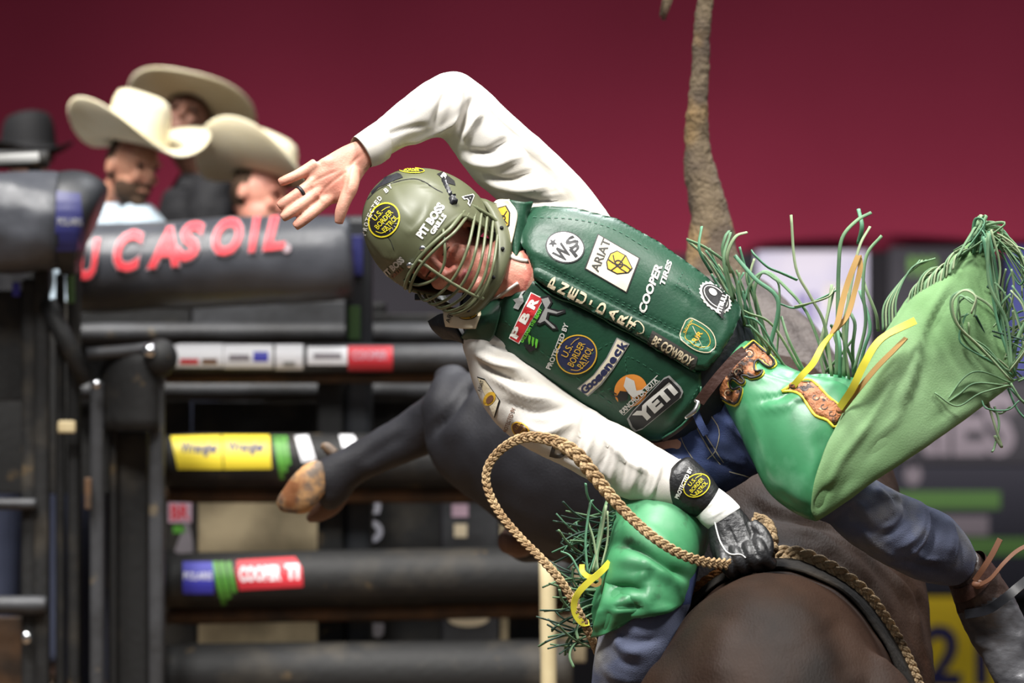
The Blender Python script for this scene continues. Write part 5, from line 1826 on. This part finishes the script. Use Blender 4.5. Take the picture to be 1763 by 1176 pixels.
V = sculpt(V, F, [([(1190, 715), (1230, 740), (1290, 790)], 7, -.006), ([(1215, 705), (1260, 735), (1300, 770)], 7, .006), ([(1180, 735), (1225, 775), (1290, 810)], 6, .006), ([(1200, 790), (1250, 800), (1310, 825)], 6, -.006),
                  ([(1240, 700), (1275, 730), (1300, 750)], 5, -.005), ([(1500, 840), (1530, 860), (1545, 890)], 8, .009), ([(1545, 850), (1560, 880), (1545, 910), (1510, 930)], 7, -.009),
                  ([(1560, 860), (1585, 885), (1580, 920), (1540, 950)], 9, .009), ([(1600, 880), (1612, 905), (1600, 940), (1570, 970)], 7, -.008), ([(1620, 890), (1640, 920), (1635, 960)], 8, .007),
                  ([(1640, 905), (1655, 935), (1652, 975)], 5, -.005), ([(1460, 880), (1490, 910), (1530, 920)], 9, -.005), ([(1520, 838), (1538, 862), (1536, 890), (1515, 905)], 4, -.007), ([(1535, 845), (1552, 866), (1550, 895)], 4, .007), ([(1575, 862), (1598, 890), (1592, 930), (1560, 960)], 4, .008), ([(1590, 872), (1606, 898), (1602, 935), (1575, 972)], 4, -.007), ([(1628, 892), (1648, 925), (1644, 970)], 3.5, .006), ([(1560, 940), (1590, 960), (1625, 965)], 5, .006), ([(1540, 960), (1580, 975), (1620, 980)], 5, -.006), ([(1480, 905), (1510, 940), (1560, 970)], 6, .006), ([(1450, 860), (1480, 870), (1500, 895)], 6, .005),
                  ([(1070, 1080), (1080, 1100), (1110, 1105), (1140, 1095)], 8, -.008), ([(1060, 1095), (1075, 1118), (1110, 1125)], 8, .008), ([(1050, 1110), (1070, 1140), (1105, 1145)], 7, -.006),
                  ([(1040, 1140), (1060, 1165), (1100, 1176)], 9, .006)])
V = rumple(V, F, 12, .0025, seed=3)
q = topx(V)
fq = np.array([q[list(f)].mean(0) for f in F])
worn = ((fq[:, 0] > 1405) & (fq[:, 1] > 800)) | (fq[:, 1] > 1040)
jeans = mk('jeans', V, F, ['denim', 'denim_worn'], rider, midx=worn.astype(int), keep='jeans')
D_ = Deco('jeans', .0015)
D_.line([(1192, 715), (1204, 745), (1222, 775), (1240, 800)], 1.5, 'denim_seam').line([(1198, 712), (1211, 742), (1229, 772), (1246, 796)], 1.5, 'denim_seam').line([(1222, 712), (1238, 740), (1232, 775), (1218, 790)], 1.5, 'denim_seam')
D_.line([(1168, 740), (1180, 770), (1200, 800)], 1.3, 'denim_seam').line([(1255, 812), (1290, 822), (1312, 832)], 1.5, 'denim_seam')
D_.build('seam_stitching', jeans)
strap('belt_loop', ribbon([(1196, 706, -.07), (1206, 730, -.075), (1216, 748, -.072)], 13, .004), 'denim', jeans)

# --- belt and its buckle, chap belt
strap('belt', ribbon([(1138, 752, -.03), (1168, 732, -.055), (1195, 704, -.065), (1215, 672, -.065), (1235, 640, -.06), (1256, 606, -.04)], 20, .006), 'belt_brown', rider)
blt = rider.children[-1]
V, F = tube(px_pts([(1180, 720, -.12), (1196, 708, -.125), (1202, 694, -.12), (1196, 688, -.118)]), [.004, .006, .006, .004], 10, 5)
mk('belt_buckle', V, F, 'buckle', blt)
strap('belt_tongue', ribbon([(1204, 692, -.120), (1222, 668, -.128), (1245, 640, -.125), (1268, 615, -.115), (1282, 604, -.105)], 18, .006), 'belt_brown', blt)

# --- left chap
cs = [(1296, 586, 1232, 690, .02, .105), (1318, 602, 1252, 706, .01, .108), (1362, 634, 1276, 752, -.02, .106), (1412, 652, 1304, 806, -.06, .104), (1462, 668, 1324, 848, -.10, .100), (1478, 720, 1356, 876, -.13, .094), (1462, 790, 1386, 892, -.15, .085), (1440, 840, 1402, 897, -.155, .06)]
V, F = loft(cs, 72, 12)
V = sculpt(V, F, [([(1290, 640), (1340, 655), (1400, 660)], 9, .006), ([(1300, 690), (1340, 685), (1365, 668)], 6, -.006), ([(1310, 700), (1350, 700), (1375, 685)], 8, .006), ([(1280, 680), (1310, 760), (1330, 830)], 8, .004),
                  ([(1400, 740), (1420, 790), (1400, 850)], 12, -.006), ([(1340, 640), (1372, 660), (1360, 690)], 6, -.004), ([(1330, 840), (1370, 870), (1400, 880)], 8, -.004)])
chapl = mk('chap_leg', V, F, 'chap_green', rider, keep='chap_l')
chapl['label'] = 'shiny green leather chap with an upturned suede flap'
# back wing under the ties
V, F = sheet([[(1370, 652, -.05), (1410, 645, -.03), (1450, 648, -.02), (1490, 655, -.01)], [(1390, 680, -.10), (1430, 690, -.08), (1470, 690, -.06), (1500, 690, -.04)], [(1400, 720, -.13), (1440, 735, -.11), (1470, 735, -.09), (1495, 730, -.06)]], .005, 6)
mk('chap_wing', V, F, 'chap_green', chapl)
# suede flap thrown up
V, F = sheet([[(1410, 890, -.20), (1482, 838, -.215), (1580, 768, -.20), (1680, 698, -.16), (1740, 652, -.13)],
              [(1406, 894, -.225), (1478, 842, -.255), (1578, 772, -.25), (1680, 702, -.205), (1743, 656, -.165)],
              [(1396, 876, -.24), (1456, 792, -.265), (1555, 698, -.26), (1660, 628, -.21), (1735, 590, -.16)],
              [(1402, 833, -.245), (1458, 736, -.262), (1548, 628, -.25), (1645, 550, -.205), (1715, 520, -.15)],
              [(1418, 785, -.235), (1475, 680, -.24), (1540, 570, -.215), (1625, 490, -.18), (1700, 450, -.13)],
              [(1436, 745, -.21), (1492, 635, -.20), (1530, 562, -.175), (1585, 492, -.14), (1690, 402, -.10)]], .005, 11)
flap_st = [([(1640, 470), (1590, 560), (1570, 640), (1540, 730)], 6, .012), ([(1655, 480), (1606, 565), (1586, 645), (1556, 735)], 6, -.006), ([(1560, 560), (1545, 610), (1500, 690)], 12, .006), ([(1470, 770), (1520, 690), (1545, 640)], 4, .004), ([(1420, 850), (1450, 790), (1500, 720)], 8, .008), ([(1440, 860), (1480, 800), (1530, 740)], 8, -.006), ([(1455, 840), (1500, 770), (1560, 700)], 6, .005),
           ([(1680, 690), (1640, 700), (1600, 730)], 6, -.004), ([(1408, 880), (1415, 855), (1432, 835)], 8, -.010)]
V = sculpt(V, F, flap_st)
V = rumple(V, F, 9, .003)
flap = mk('suede_flap', V, F, 'suede_green', chapl, keep='flap')
edge = [(1408, 893), (1400, 870), (1412, 810), (1436, 752), (1478, 664)]
# tooled leather yoke with scalloped yellow trim
yoke = [(1296, 588), (1334, 622), (1328, 634), (1316, 628), (1306, 620), (1299, 626), (1302, 640), (1314, 640), (1310, 648), (1294, 652), (1286, 648), (1276, 648), (1282, 658), (1276, 662), (1262, 652), (1256, 660), (1262, 672), (1276, 668), (1276, 682), (1266, 698), (1238, 682), (1236, 668), (1262, 620)]
q_ = np.array(yoke, float)
WORLD['chap_j'] = WORLD['chap_l']
edge_tube('yoke_trim', yoke + yoke[:1], .0036, 'trim_yellow', 'chap_j', chapl, .001, sub=3)
q_ = np.array(yoke, float)
yi = [tuple(p) for p in q_.mean(0) + (q_ - q_.mean(0)) * .93]
edge_tube('yoke_piping', yi + yi[:1], .0026, 'trim_black', 'chap_j', chapl, .005, sub=3)
panel('yoke', 'chap_j', [tuple(p) for p in q_.mean(0) + (q_ - q_.mean(0)) * .97], 'tooled_brown', chapl, off=.006, bev=3, step=4, keep='yoke')
D_ = Deco('yoke', .0012)
for sx_, sy_, L in ((1290, 610, 16), (1272, 640, 16), (1254, 676, 12), (1312, 624, 9)):
    for k in range(3):
        t = np.linspace(0, 4.2, 10)
        D_.line(np.stack((sx_ + (L * .35 + k * 2) * np.cos(t + k * 2.1) * np.exp(-t * .12), sy_ + (L * .3 + k * 2) * np.sin(t + k * 2.1) * np.exp(-t * .12)), 1), 1.2, 'trim_black' if k != 1 else 'p_tan', sub=2)
D_.build('tooling', chapl)['kind'] = 'stuff'
strip = [(1346, 674), (1368, 660), (1392, 654), (1408, 664), (1424, 682), (1446, 700), (1452, 712), (1438, 736), (1424, 724), (1404, 716), (1392, 700), (1378, 680), (1362, 674)]
q_ = np.array(strip, float)
WORLD['chap_s'] = join([WORLD['chap_l'], WORLD['flap']])
edge_tube('strip_trim', strip + strip[:1], .0034, 'trim_yellow', 'chap_j', chapl, .001, sub=3)
for nm, k, m_, of in (('tooled_strip', .98, 'tooled_brown', .007),):
    panel(nm, 'chap_j', [tuple(p) for p in q_.mean(0) + (q_ - q_.mean(0)) * k], m_, chapl, off=of, bev=2, step=4, keep='strip')
D_ = Deco('strip', .0012)
for sx_, sy_ in ((1385, 668), (1404, 684), (1418, 700), (1432, 712)):
    t = np.linspace(0, 5.0, 12)
    D_.line(np.stack((sx_ + 7 * np.cos(t) * np.exp(-t * .15), sy_ + 6 * np.sin(t) * np.exp(-t * .15)), 1), 1.2, 'trim_black', sub=2)
D_.build('tooling', chapl)['kind'] = 'stuff'
# yellow ties
strap('tie_strap', ribbon([(1366, 664, -.19), (1382, 645, -.20), (1400, 625, -.20), (1416, 596, -.19), (1432, 575, -.18)], 11, .003, twist=[0, .2, 0, .7, 1.2]), 'tie_yellow', chapl)
strap('tie_strap', ribbon([(1430, 578, -.18), (1442, 556, -.18), (1450, 520, -.17), (1462, 480, -.16), (1478, 440, -.155)], 10, .003, twist=[1.2, .4, .1, 0, .5]), 'tie_back', chapl)
strap('tie_strap', ribbon([(1432, 574, -.175), (1458, 545, -.17), (1472, 500, -.16), (1481, 462, -.155), (1479, 440, -.15)], 9, .003, twist=[1.0, .4, 0, 0, .5]), 'tie_back', chapl)
strap('tie_strap', ribbon([(1446, 702, -.24), (1468, 668, -.285), (1486, 630, -.295), (1506, 596, -.295), (1528, 576, -.29), (1576, 552, -.28)], 13, .003, twist=[.5, .1, 0, .5, .7, .2]), 'tie_yellow', chapl)
strap('tie_strap', ribbon([(1450, 706, -.24), (1480, 668, -.285), (1510, 632, -.29), (1540, 602, -.285), (1560, 582, -.275)], 9, .003, twist=[.3, .2, .3, .5, .9]), 'tie_back', chapl)
mk('tie_knot', *ell(P(1447, 706, -.235), (.010, .008, .008), 14), 'tooled_brown', chapl)
mk('tie_knot', *ell(P(1366, 664, -.185), (.010, .008, .008), 14), 'tooled_brown', chapl)


# fringe strands, each one a thong of its own
def strand(pts, m, parent, w=5.0, w1=None):
    V, F = tube(px_pts(pts), np.linspace(w, w1 or w * .85, len(pts)) * 1.35 / 2 / 800, 8, 6, flat=.5)
    mk('fringe_strand', V, F, m, parent)


random.seed(11)
FM = ['fringe_green', 'fringe_pale', 'fringe_teal', 'fringe_green']
TR = [  # hand-laid thongs along the thigh edge
    [(1282, 560), (1262, 470), (1220, 430), (1182, 412)], [(1260, 520), (1220, 450), (1185, 415)], [(1225, 470), (1204, 430), (1208, 390)], [(1262, 520), (1246, 450), (1258, 400)],
    [(1265, 515), (1245, 440), (1248, 410), (1255, 398)], [(1258, 470), (1252, 440), (1266, 408), (1286, 400)], [(1322, 610), (1340, 520), (1300, 480), (1265, 440)],
    [(1310, 600), (1290, 520), (1292, 490), (1310, 470), (1330, 478), (1342, 500), (1338, 600), (1330, 630)], [(1330, 620), (1300, 520), (1305, 480), (1320, 468), (1350, 492), (1390, 540), (1420, 620), (1430, 650)],
    [(1380, 640), (1330, 560), (1290, 540), (1270, 530)], [(1350, 632), (1310, 560), (1282, 545)], [(1340, 630), (1300, 570), (1280, 560)], [(1355, 636), (1320, 590), (1290, 560)],
    [(1432, 648), (1420, 560), (1395, 510), (1370, 460), (1362, 370)], [(1372, 482), (1345, 470), (1322, 460), (1300, 440), (1294, 432)],
    [(1440, 650), (1442, 560), (1444, 460), (1450, 410), (1475, 380), (1500, 366)], [(1452, 652), (1458, 560), (1462, 505)], [(1462, 652), (1452, 570), (1460, 520), (1478, 430), (1498, 390)],
    [(1478, 420), (1484, 390), (1478, 360)], [(1478, 650), (1450, 580), (1430, 560)], [(1470, 640), (1490, 560), (1486, 500), (1492, 440), (1518, 406)],
    [(1512, 570), (1508, 540), (1492, 500), (1484, 472)], [(1474, 655), (1488, 600), (1498, 560), (1480, 500)], [(1470, 652), (1468, 600), (1472, 560), (1465, 540)],
    [(1440, 655), (1420, 580), (1435, 500)], [(1368, 528), (1402, 520), (1428, 510), (1436, 496)], [(1345, 524), (1370, 530), (1410, 515), (1440, 500)],
    [(1410, 652), (1440, 620), (1470, 582)], [(1390, 650), (1360, 590), (1345, 545)], [(1420, 650), (1412, 600), (1425, 540), (1432, 490)], [(1446, 650), (1446, 600), (1440, 560)], [(1458, 652), (1440, 590), (1432, 560)]]
for k, L in enumerate(TR):
    n_ = len(L)
    d0 = random.uniform(-.06, .02)
    strand([(x, y, d0 - .02 * math.sin(i / (n_ - 1) * 3.1)) for i, (x, y) in enumerate(L)], FM[k % 4], chapl, random.uniform(4.6, 6.2))
# along the flap's upper edge, folding away behind
for k in range(22):
    t = k / 21
    x0, y0 = 1524 + (1640 - 1524) * t, 566 - 110 * t + 6 * math.sin(t * 9)
    h = random.uniform(25, 46)
    strand([(x0, y0 + 6, -.17), (x0 + 6, y0 - h * .6, -.16), (x0 + 28, y0 - h, -.12), (x0 + 58 + random.uniform(-10, 15), y0 - h * .8 + random.uniform(-6, 14), -.06)] if k > 4 else
           [(x0 - 4, y0 + 4, -.17), (x0 - 2, y0 - 40, -.16), (x0 + 24, y0 - 78 - 3 * k, -.14), (x0 + 62 + random.uniform(-4, 4), y0 - 118 + 3 * k, -.12)], FM[k % 2], chapl, 5)
# tip tuft, falling over to the right
for k in range(44):
    a = random.uniform(0, 1)
    x0, y0 = 1692 + random.uniform(-10, 8), 404 + random.uniform(-8, 14) + 18 * a
    if k < 26:
        L = [(x0 - 6, y0 + 12), (x0 + 6, y0 - 8 + random.uniform(-10, 6)), (x0 + 34, y0 - 2 + random.uniform(-8, 14)), (x0 + 62 + random.uniform(0, 20), y0 + 18 + random.uniform(-12, 60)), (x0 + 76 + random.uniform(0, 20), y0 + 34 + random.uniform(-5, 80))]
    else:
        L = [(x0 - 10, y0 + 10), (x0 - 4, y0 - 20 - random.uniform(0, 14)), (x0 + 14 + random.uniform(-30, 20), y0 - 26 + random.uniform(-8, 10)), (x0 + random.uniform(-50, 40), y0 + 10 + random.uniform(-10, 30))]
    dd = random.uniform(-.14, -.06)
    strand([(x, y, dd - .015 * i) for i, (x, y) in enumerate(L)], random.choice(FM), chapl, random.uniform(4, 5.5))
# outer end of the flap
OUT = [[(1700, 402), (1712, 480), (1728, 560), (1740, 640)], [(1696, 410), (1706, 470), (1722, 560), (1745, 650)], [(1702, 398), (1716, 470), (1720, 540), (1732, 600)],
       [(1740, 655), (1690, 600), (1650, 560), (1640, 520), (1660, 500), (1680, 512), (1672, 540)], [(1738, 650), (1700, 600), (1655, 570), (1648, 530), (1662, 512), (1678, 520)],
       [(1742, 640), (1700, 620), (1660, 585), (1652, 550), (1668, 540)], [(1745, 650), (1710, 610), (1680, 600), (1665, 560)],
       [(1735, 660), (1690, 670), (1650, 700), (1616, 668)], [(1740, 665), (1680, 660), (1650, 680), (1612, 706), (1598, 712)], [(1742, 660), (1690, 640), (1660, 650), (1630, 690)],
       [(1736, 640), (1760, 600), (1750, 540), (1730, 520), (1720, 560)], [(1738, 640), (1770, 590), (1762, 530), (1740, 500)], [(1745, 655), (1790, 640), (1800, 600)],
       [(1740, 660), (1760, 690), (1785, 700), (1800, 690)], [(1735, 668), (1755, 710), (1790, 740)], [(1700, 690), (1715, 740), (1725, 770), (1712, 750)], [(1694, 694), (1720, 712), (1740, 700)],
       [(1712, 700), (1720, 730), (1712, 770), (1708, 778)], [(1690, 690), (1700, 704), (1735, 706), (1755, 690)], [(1744, 650), (1760, 600), (1790, 560)], [(1742, 640), (1750, 590), (1770, 550), (1790, 545)]]
for k, L in enumerate(OUT + OUT[:14]):
    j = 0 if k < len(OUT) else 9
    dd = random.uniform(-.26, -.16)
    strand([(x + random.uniform(-j, j), y + random.uniform(-j, j), dd - .004 * i) for i, (x, y) in enumerate(L)], FM[(k * 7) % 4], chapl, random.uniform(4.4, 6))

for k in range(34):
    x0, y0 = 1722 + random.uniform(-16, 18), 640 - random.uniform(0, 90)
    a = random.uniform(-1.9, .5)
    L, b_2 = random.uniform(60, 120), random.uniform(-1.3, 1.3)
    dd = random.uniform(-.22, -.10)
    pts = [(x0, y0, dd)]
    for i in range(4):
        a2 = a + b_2 * i / 3
        pts.append((pts[-1][0] + L / 4 * math.cos(a2), pts[-1][1] + L / 4 * math.sin(a2), dd - .008 * i))
    strand(pts, random.choice(['fringe_green', 'fringe_pale', 'fringe_dark', 'fringe_green']), chapl, random.uniform(4, 5.6))
for k in range(16):
    x0, y0 = 1238 + 60 * random.random(), 500 + 70 * random.random()
    t = random.uniform(-.35, .35)
    L = random.uniform(60, 120)
    strand([(x0 + 25, y0 + 60, .05), (x0 + 8, y0, .04), (x0 - 6 + L * .3 * t, y0 - L * .5, .03), (x0 + L * t - 10, y0 - L * .85, .03)], random.choice(FM), chapl, random.uniform(4.2, 5.6))

# --- right chap
cs = [(1062, 826, 1226, 905, .02, .100), (1057, 845, 1222, 912, .0, .104), (1054, 875, 1218, 922, -.03, .106), (1054, 912, 1216, 936, -.07, .104), (1048, 955, 1204, 955, -.12, .100), (1038, 995, 1192, 988, -.16, .096), (1038, 1024, 1184, 1012, -.18, .092), (1048, 1042, 1178, 1026, -.19, .090), (1054, 1050, 1174, 1032, -.19, .086)]
V, F = loft(cs, 72, 12, caps=False)
V = sculpt(V, F, [([(1058, 935), (1100, 945), (1150, 975), (1190, 1000)], 9, -.016), ([(1060, 965), (1110, 972), (1160, 1005)], 10, .010), ([(1062, 905), (1110, 915), (1170, 950)], 12, .008),
                  ([(1045, 1030), (1060, 1012), (1090, 1010), (1112, 1022)], 8, -.016), ([(1070, 1038), (1090, 1028), (1112, 1036)], 10, .012), ([(1055, 1048), (1085, 1046), (1110, 1044)], 6, -.010),
                  ([(1040, 1060), (1080, 1058), (1130, 1050), (1170, 1052)], 7, .008), ([(1108, 965), (1112, 985), (1100, 1000)], 6, .008), ([(1120, 1010), (1116, 1035), (1105, 1046)], 6, .008),
                  ([(1032, 1045), (1028, 1065), (1030, 1085)], 7, .008), ([(1048, 1010), (1040, 1040), (1044, 1060)], 6, -.012)])
chapr = mk('chap_leg', V, F, 'chap_dusty', rider, keep='chap_r')
chapr['label'] = 'dusty green leather chap with dark fringe'
md = chapr.modifiers.new('solid', 'SOLIDIFY')
md.thickness = .004
edge_tube('edge_piping', [(1062, 1085), (1080, 1070), (1110, 1060), (1140, 1058), (1168, 1060)], .0022, 'fringe_teal', 'chap_r', chapr, .003)
V, F = sheet([[(1052, 968, -.14), (1028, 985, -.10), (1008, 1005, -.06)], [(1044, 1010, -.17), (1018, 1024, -.12), (1000, 1036, -.06)], [(1038, 1050, -.19), (1016, 1060, -.13), (1000, 1066, -.07)], [(1040, 1090, -.18), (1022, 1098, -.12), (1014, 1100, -.06)]], .005, 6)
mk('chap_wing', V, F, 'chap_dusty', chapr)
V, F = sheet([[(1044, 996, -.20), (1075, 1004, -.235), (1116, 1012, -.24)], [(1036, 1030, -.25), (1068, 1040, -.285), (1118, 1042, -.270)], [(1028, 1066, -.245), (1054, 1066, -.275), (1106, 1056, -.272)], [(1018, 1098, -.22), (1038, 1094, -.25), (1064, 1080, -.268)]], .005, 8)
mk('chap_fold', sculpt(V, F, [([(1048, 1030), (1062, 1014), (1090, 1012), (1108, 1022)], 6, -.012), ([(1070, 1036), (1090, 1030), (1108, 1036)], 8, .010), ([(1052, 1046), (1080, 1046), (1105, 1046)], 5, -.008), ([(1034, 1044), (1030, 1065), (1026, 1088)], 6, .008), ([(1046, 1050), (1044, 1070), (1036, 1092)], 6, -.008)]), F, 'chap_dusty', chapr)
strap('tie_strap', ribbon([(1050, 968, -.21), (1034, 985, -.22), (1016, 1000, -.225), (998, 1018, -.225), (989, 1036, -.22), (990, 1056, -.215), (1002, 1072, -.21), (1014, 1072, -.205)], 11, .003, twist=[.2, .2, 0, .1, .3, .2, 0, .5]), 'tie_yellow', chapr)
strap('tie_strap', ribbon([(1002, 972, -.20), (1003, 984, -.205), (1014, 993, -.215), (1030, 994, -.21)], 9, .003), 'tie_yellow', chapr)
strap('tie_strap', ribbon([(1014, 1004, -.19), (1026, 1008, -.19), (1034, 1002, -.19), (1030, 994, -.19)], 6, .003), 'tie_back', chapr)
FD_ = ['fringe_dark', 'fringe_green', 'fringe_dark', 'fringe_teal']
for k in range(70):
    t = k / 69
    x0, y0 = 1050 - 42 * t + random.uniform(-4, 4), 880 + 235 * t
    L = random.uniform(55, 105)
    ang = math.radians(-168 - random.uniform(-28, 42) + 25 * (0.5 - t) - (20 if t < .3 else 0))
    bend = random.uniform(-.9, .9)
    pts = []
    for i in range(5):
        s_ = i / 4
        a = ang + bend * s_
        pts.append((x0 + 8 * (1 - s_) + L * s_ * math.cos(a), y0 + L * s_ * math.sin(-a if t > .55 else a) * (1 if t < .55 else .6), -.10 - .05 * t + .05 * s_ * math.sin(k * 1.7)))
    strand(pts, FD_[k % 4] if t < .45 else random.choice(['fringe_green', 'fringe_dark', 'fringe_green']), chapr, random.uniform(4.6, 6.4))
for L in ([(1030, 985), (1022, 930), (1012, 895), (1016, 866)], [(1026, 985), (1030, 930), (1040, 880), (1048, 855)], [(1010, 1000), (1030, 940), (1036, 890)], [(1020, 985), (1034, 930), (1044, 870)], [(1012, 990), (1008, 930), (1016, 870), (1020, 862)],
          [(1036, 975), (1046, 930), (1046, 880)], [(1004, 1000), (984, 960), (966, 950)]):
    strand([(x, y, -.19 + .01 * i) for i, (x, y) in enumerate(L)], random.choice(['fringe_teal', 'fringe_pale', 'fringe_green']), chapr, 6)

# --- right hand: wristband, tape and glove closed on the rope
V, F = loft([(1190, 788, 1150, 868, -.118, .044), (1196, 792, 1152, 872, -.12, .046), (1222, 818, 1176, 886, -.125, .041), (1236, 838, 1196, 890, -.128, .037), (1238, 842, 1199, 890, -.128, .033)], 48, 8, caps=False)
wb = mk('wristband', V, F, 'glove_black', rider, keep='wristband')
D_ = Deco('wristband')
border_patch(D_, 1199, 836, 24, 19, -30, -48, 'p_black', 'p_yellow', 1.6)
D_.text('PROTECTED BY', 1177, 832, 56, 7.5, -65, 'p_white', 1, .03)
D_.build('wristband_print', wb)
V, F = loft([(1232, 838, 1194, 890, -.126, .034), (1240, 842, 1200, 892, -.128, .035), (1258, 856, 1208, 902, -.132, .034), (1272, 870, 1218, 910, -.134, .033), (1274, 874, 1222, 912, -.134, .028)], 48, 8, caps=False)
mk('wrist_tape', sculpt(V, F, [([(1215, 880), (1235, 866), (1252, 852)], 3, -.002), ([(1222, 892), (1242, 880), (1262, 864)], 3, .002)]), F, 'tape_white', rider)
gl = [loft([(1268, 868, 1220, 906, -.134, .029), (1288, 890, 1220, 922, -.14, .032), (1304, 915, 1222, 942, -.15, .033), (1312, 940, 1230, 965, -.165, .032), (1304, 958, 1244, 984, -.175, .026)], 30, 6)]
for k, (x, y) in enumerate(((1246, 962), (1268, 956), (1290, 950), (1308, 944))):
    gl.append(tube(px_pts([(x - 6, y - 18, -.165), (x, y, -.20), (x + 8, y + 18, -.205), (x + 18, y + 28, -.18), (x + 22, y + 22, -.15)]), [.014, .0145, .0135, .0125, .010], 14, 5))
gl.append(tube(px_pts([(1296, 905, -.15), (1312, 918, -.17), (1322, 938, -.185), (1318, 958, -.20), (1302, 966, -.215)]), [.016, .015, .0135, .0125, .010], 14, 5))
V, F = fuse(gl, 0.003, 3)
V = sculpt(V, F, [([(1250, 900), (1262, 925), (1270, 945)], 4, -.003), ([(1275, 890), (1285, 915), (1292, 935)], 4, .003)])
glove = mk('glove', V, F, 'glove_black', rider, keep='glove')
edge_tube('piping', [(1230, 893), (1234, 912), (1240, 932), (1250, 950), (1262, 955), (1274, 955), (1284, 961)], .0017, 'piping_white', 'glove', glove, .001)

# --- boots, straps and spur
V, F = fuse([loft([(1680, 948, 1636, 1004, -.03, .045), (1704, 968, 1638, 1022, -.02, .052), (1730, 1000, 1650, 1058, -.01, .052), (1752, 1040, 1668, 1096, 0, .05), (1782, 1110, 1698, 1146, 0, .052), (1812, 1185, 1724, 1204, -.02, .050),
                   (1838, 1250, 1756, 1266, -.05, .044), (1850, 1300, 1790, 1310, -.07, .03)], 36, 8), ell(P(1700, 1080, .05), (.04, .04, .05))], 0.006, 4)
q = topx(V)
fq = np.array([q[list(f)].mean(0) for f in F])
tp = (fq[:, 1] - 1042 + 0.55 * (1715 - fq[:, 0])) * -1 < 0
boot = mk('boot', rumple(V, F, 22, .004), F, ['boot_leather', 'boot_tape'], rider, midx=(fq[:, 1] + .45 * (fq[:, 0] - 1700) > 1036).astype(int), keep='boot_l')
mk('boot_strap', *loft([(1692, 950, 1640, 1012, -.035, .054), (1702, 962, 1640, 1022, -.03, .058), (1712, 974, 1644, 1036, -.025, .060)], 36, 6, caps=False), 'belt_brown', boot)
strap('strap_end', ribbon([(1678, 1000, -.10), (1692, 980, -.12), (1708, 955, -.13), (1722, 928, -.135)], 10, .003, twist=[.4, .2, .3, .5]), 'strap_brown', boot)
strap('strap_end', ribbon([(1684, 1008, -.10), (1706, 996, -.125), (1728, 970, -.135), (1752, 948, -.13), (1785, 932, -.12)], 7, .003, twist=[.4, .6, .3, .5]), 'strap_brown', boot)
strap('spur_strap', ribbon([(1662, 1058, -.05), (1700, 1050, -.075), (1730, 1030, -.07), (1752, 1012, -.05), (1785, 985, -.03)], 16, .004, twist=[.3, .1, .1, .3, .5]), 'strap_black', boot)
mk('lace_knot', *ell(P(1684, 1006, -.095), (.014, .012, .010), 14), 'strap_brown', boot)
V, F = fuse([tube(px_pts([(1080, 1330, .02), (1074, 1400, .04), (1070, 1450, .04)]), [.062, .055, .05], 20, 4), tube(px_pts([(1075, 1450, .06), (1058, 1460, -.04), (1045, 1470, -.14)]), [.045, .045, .03], 20, 5)], .008, 3)
boot2 = mk('boot', V, F, 'boot_leather', rider)
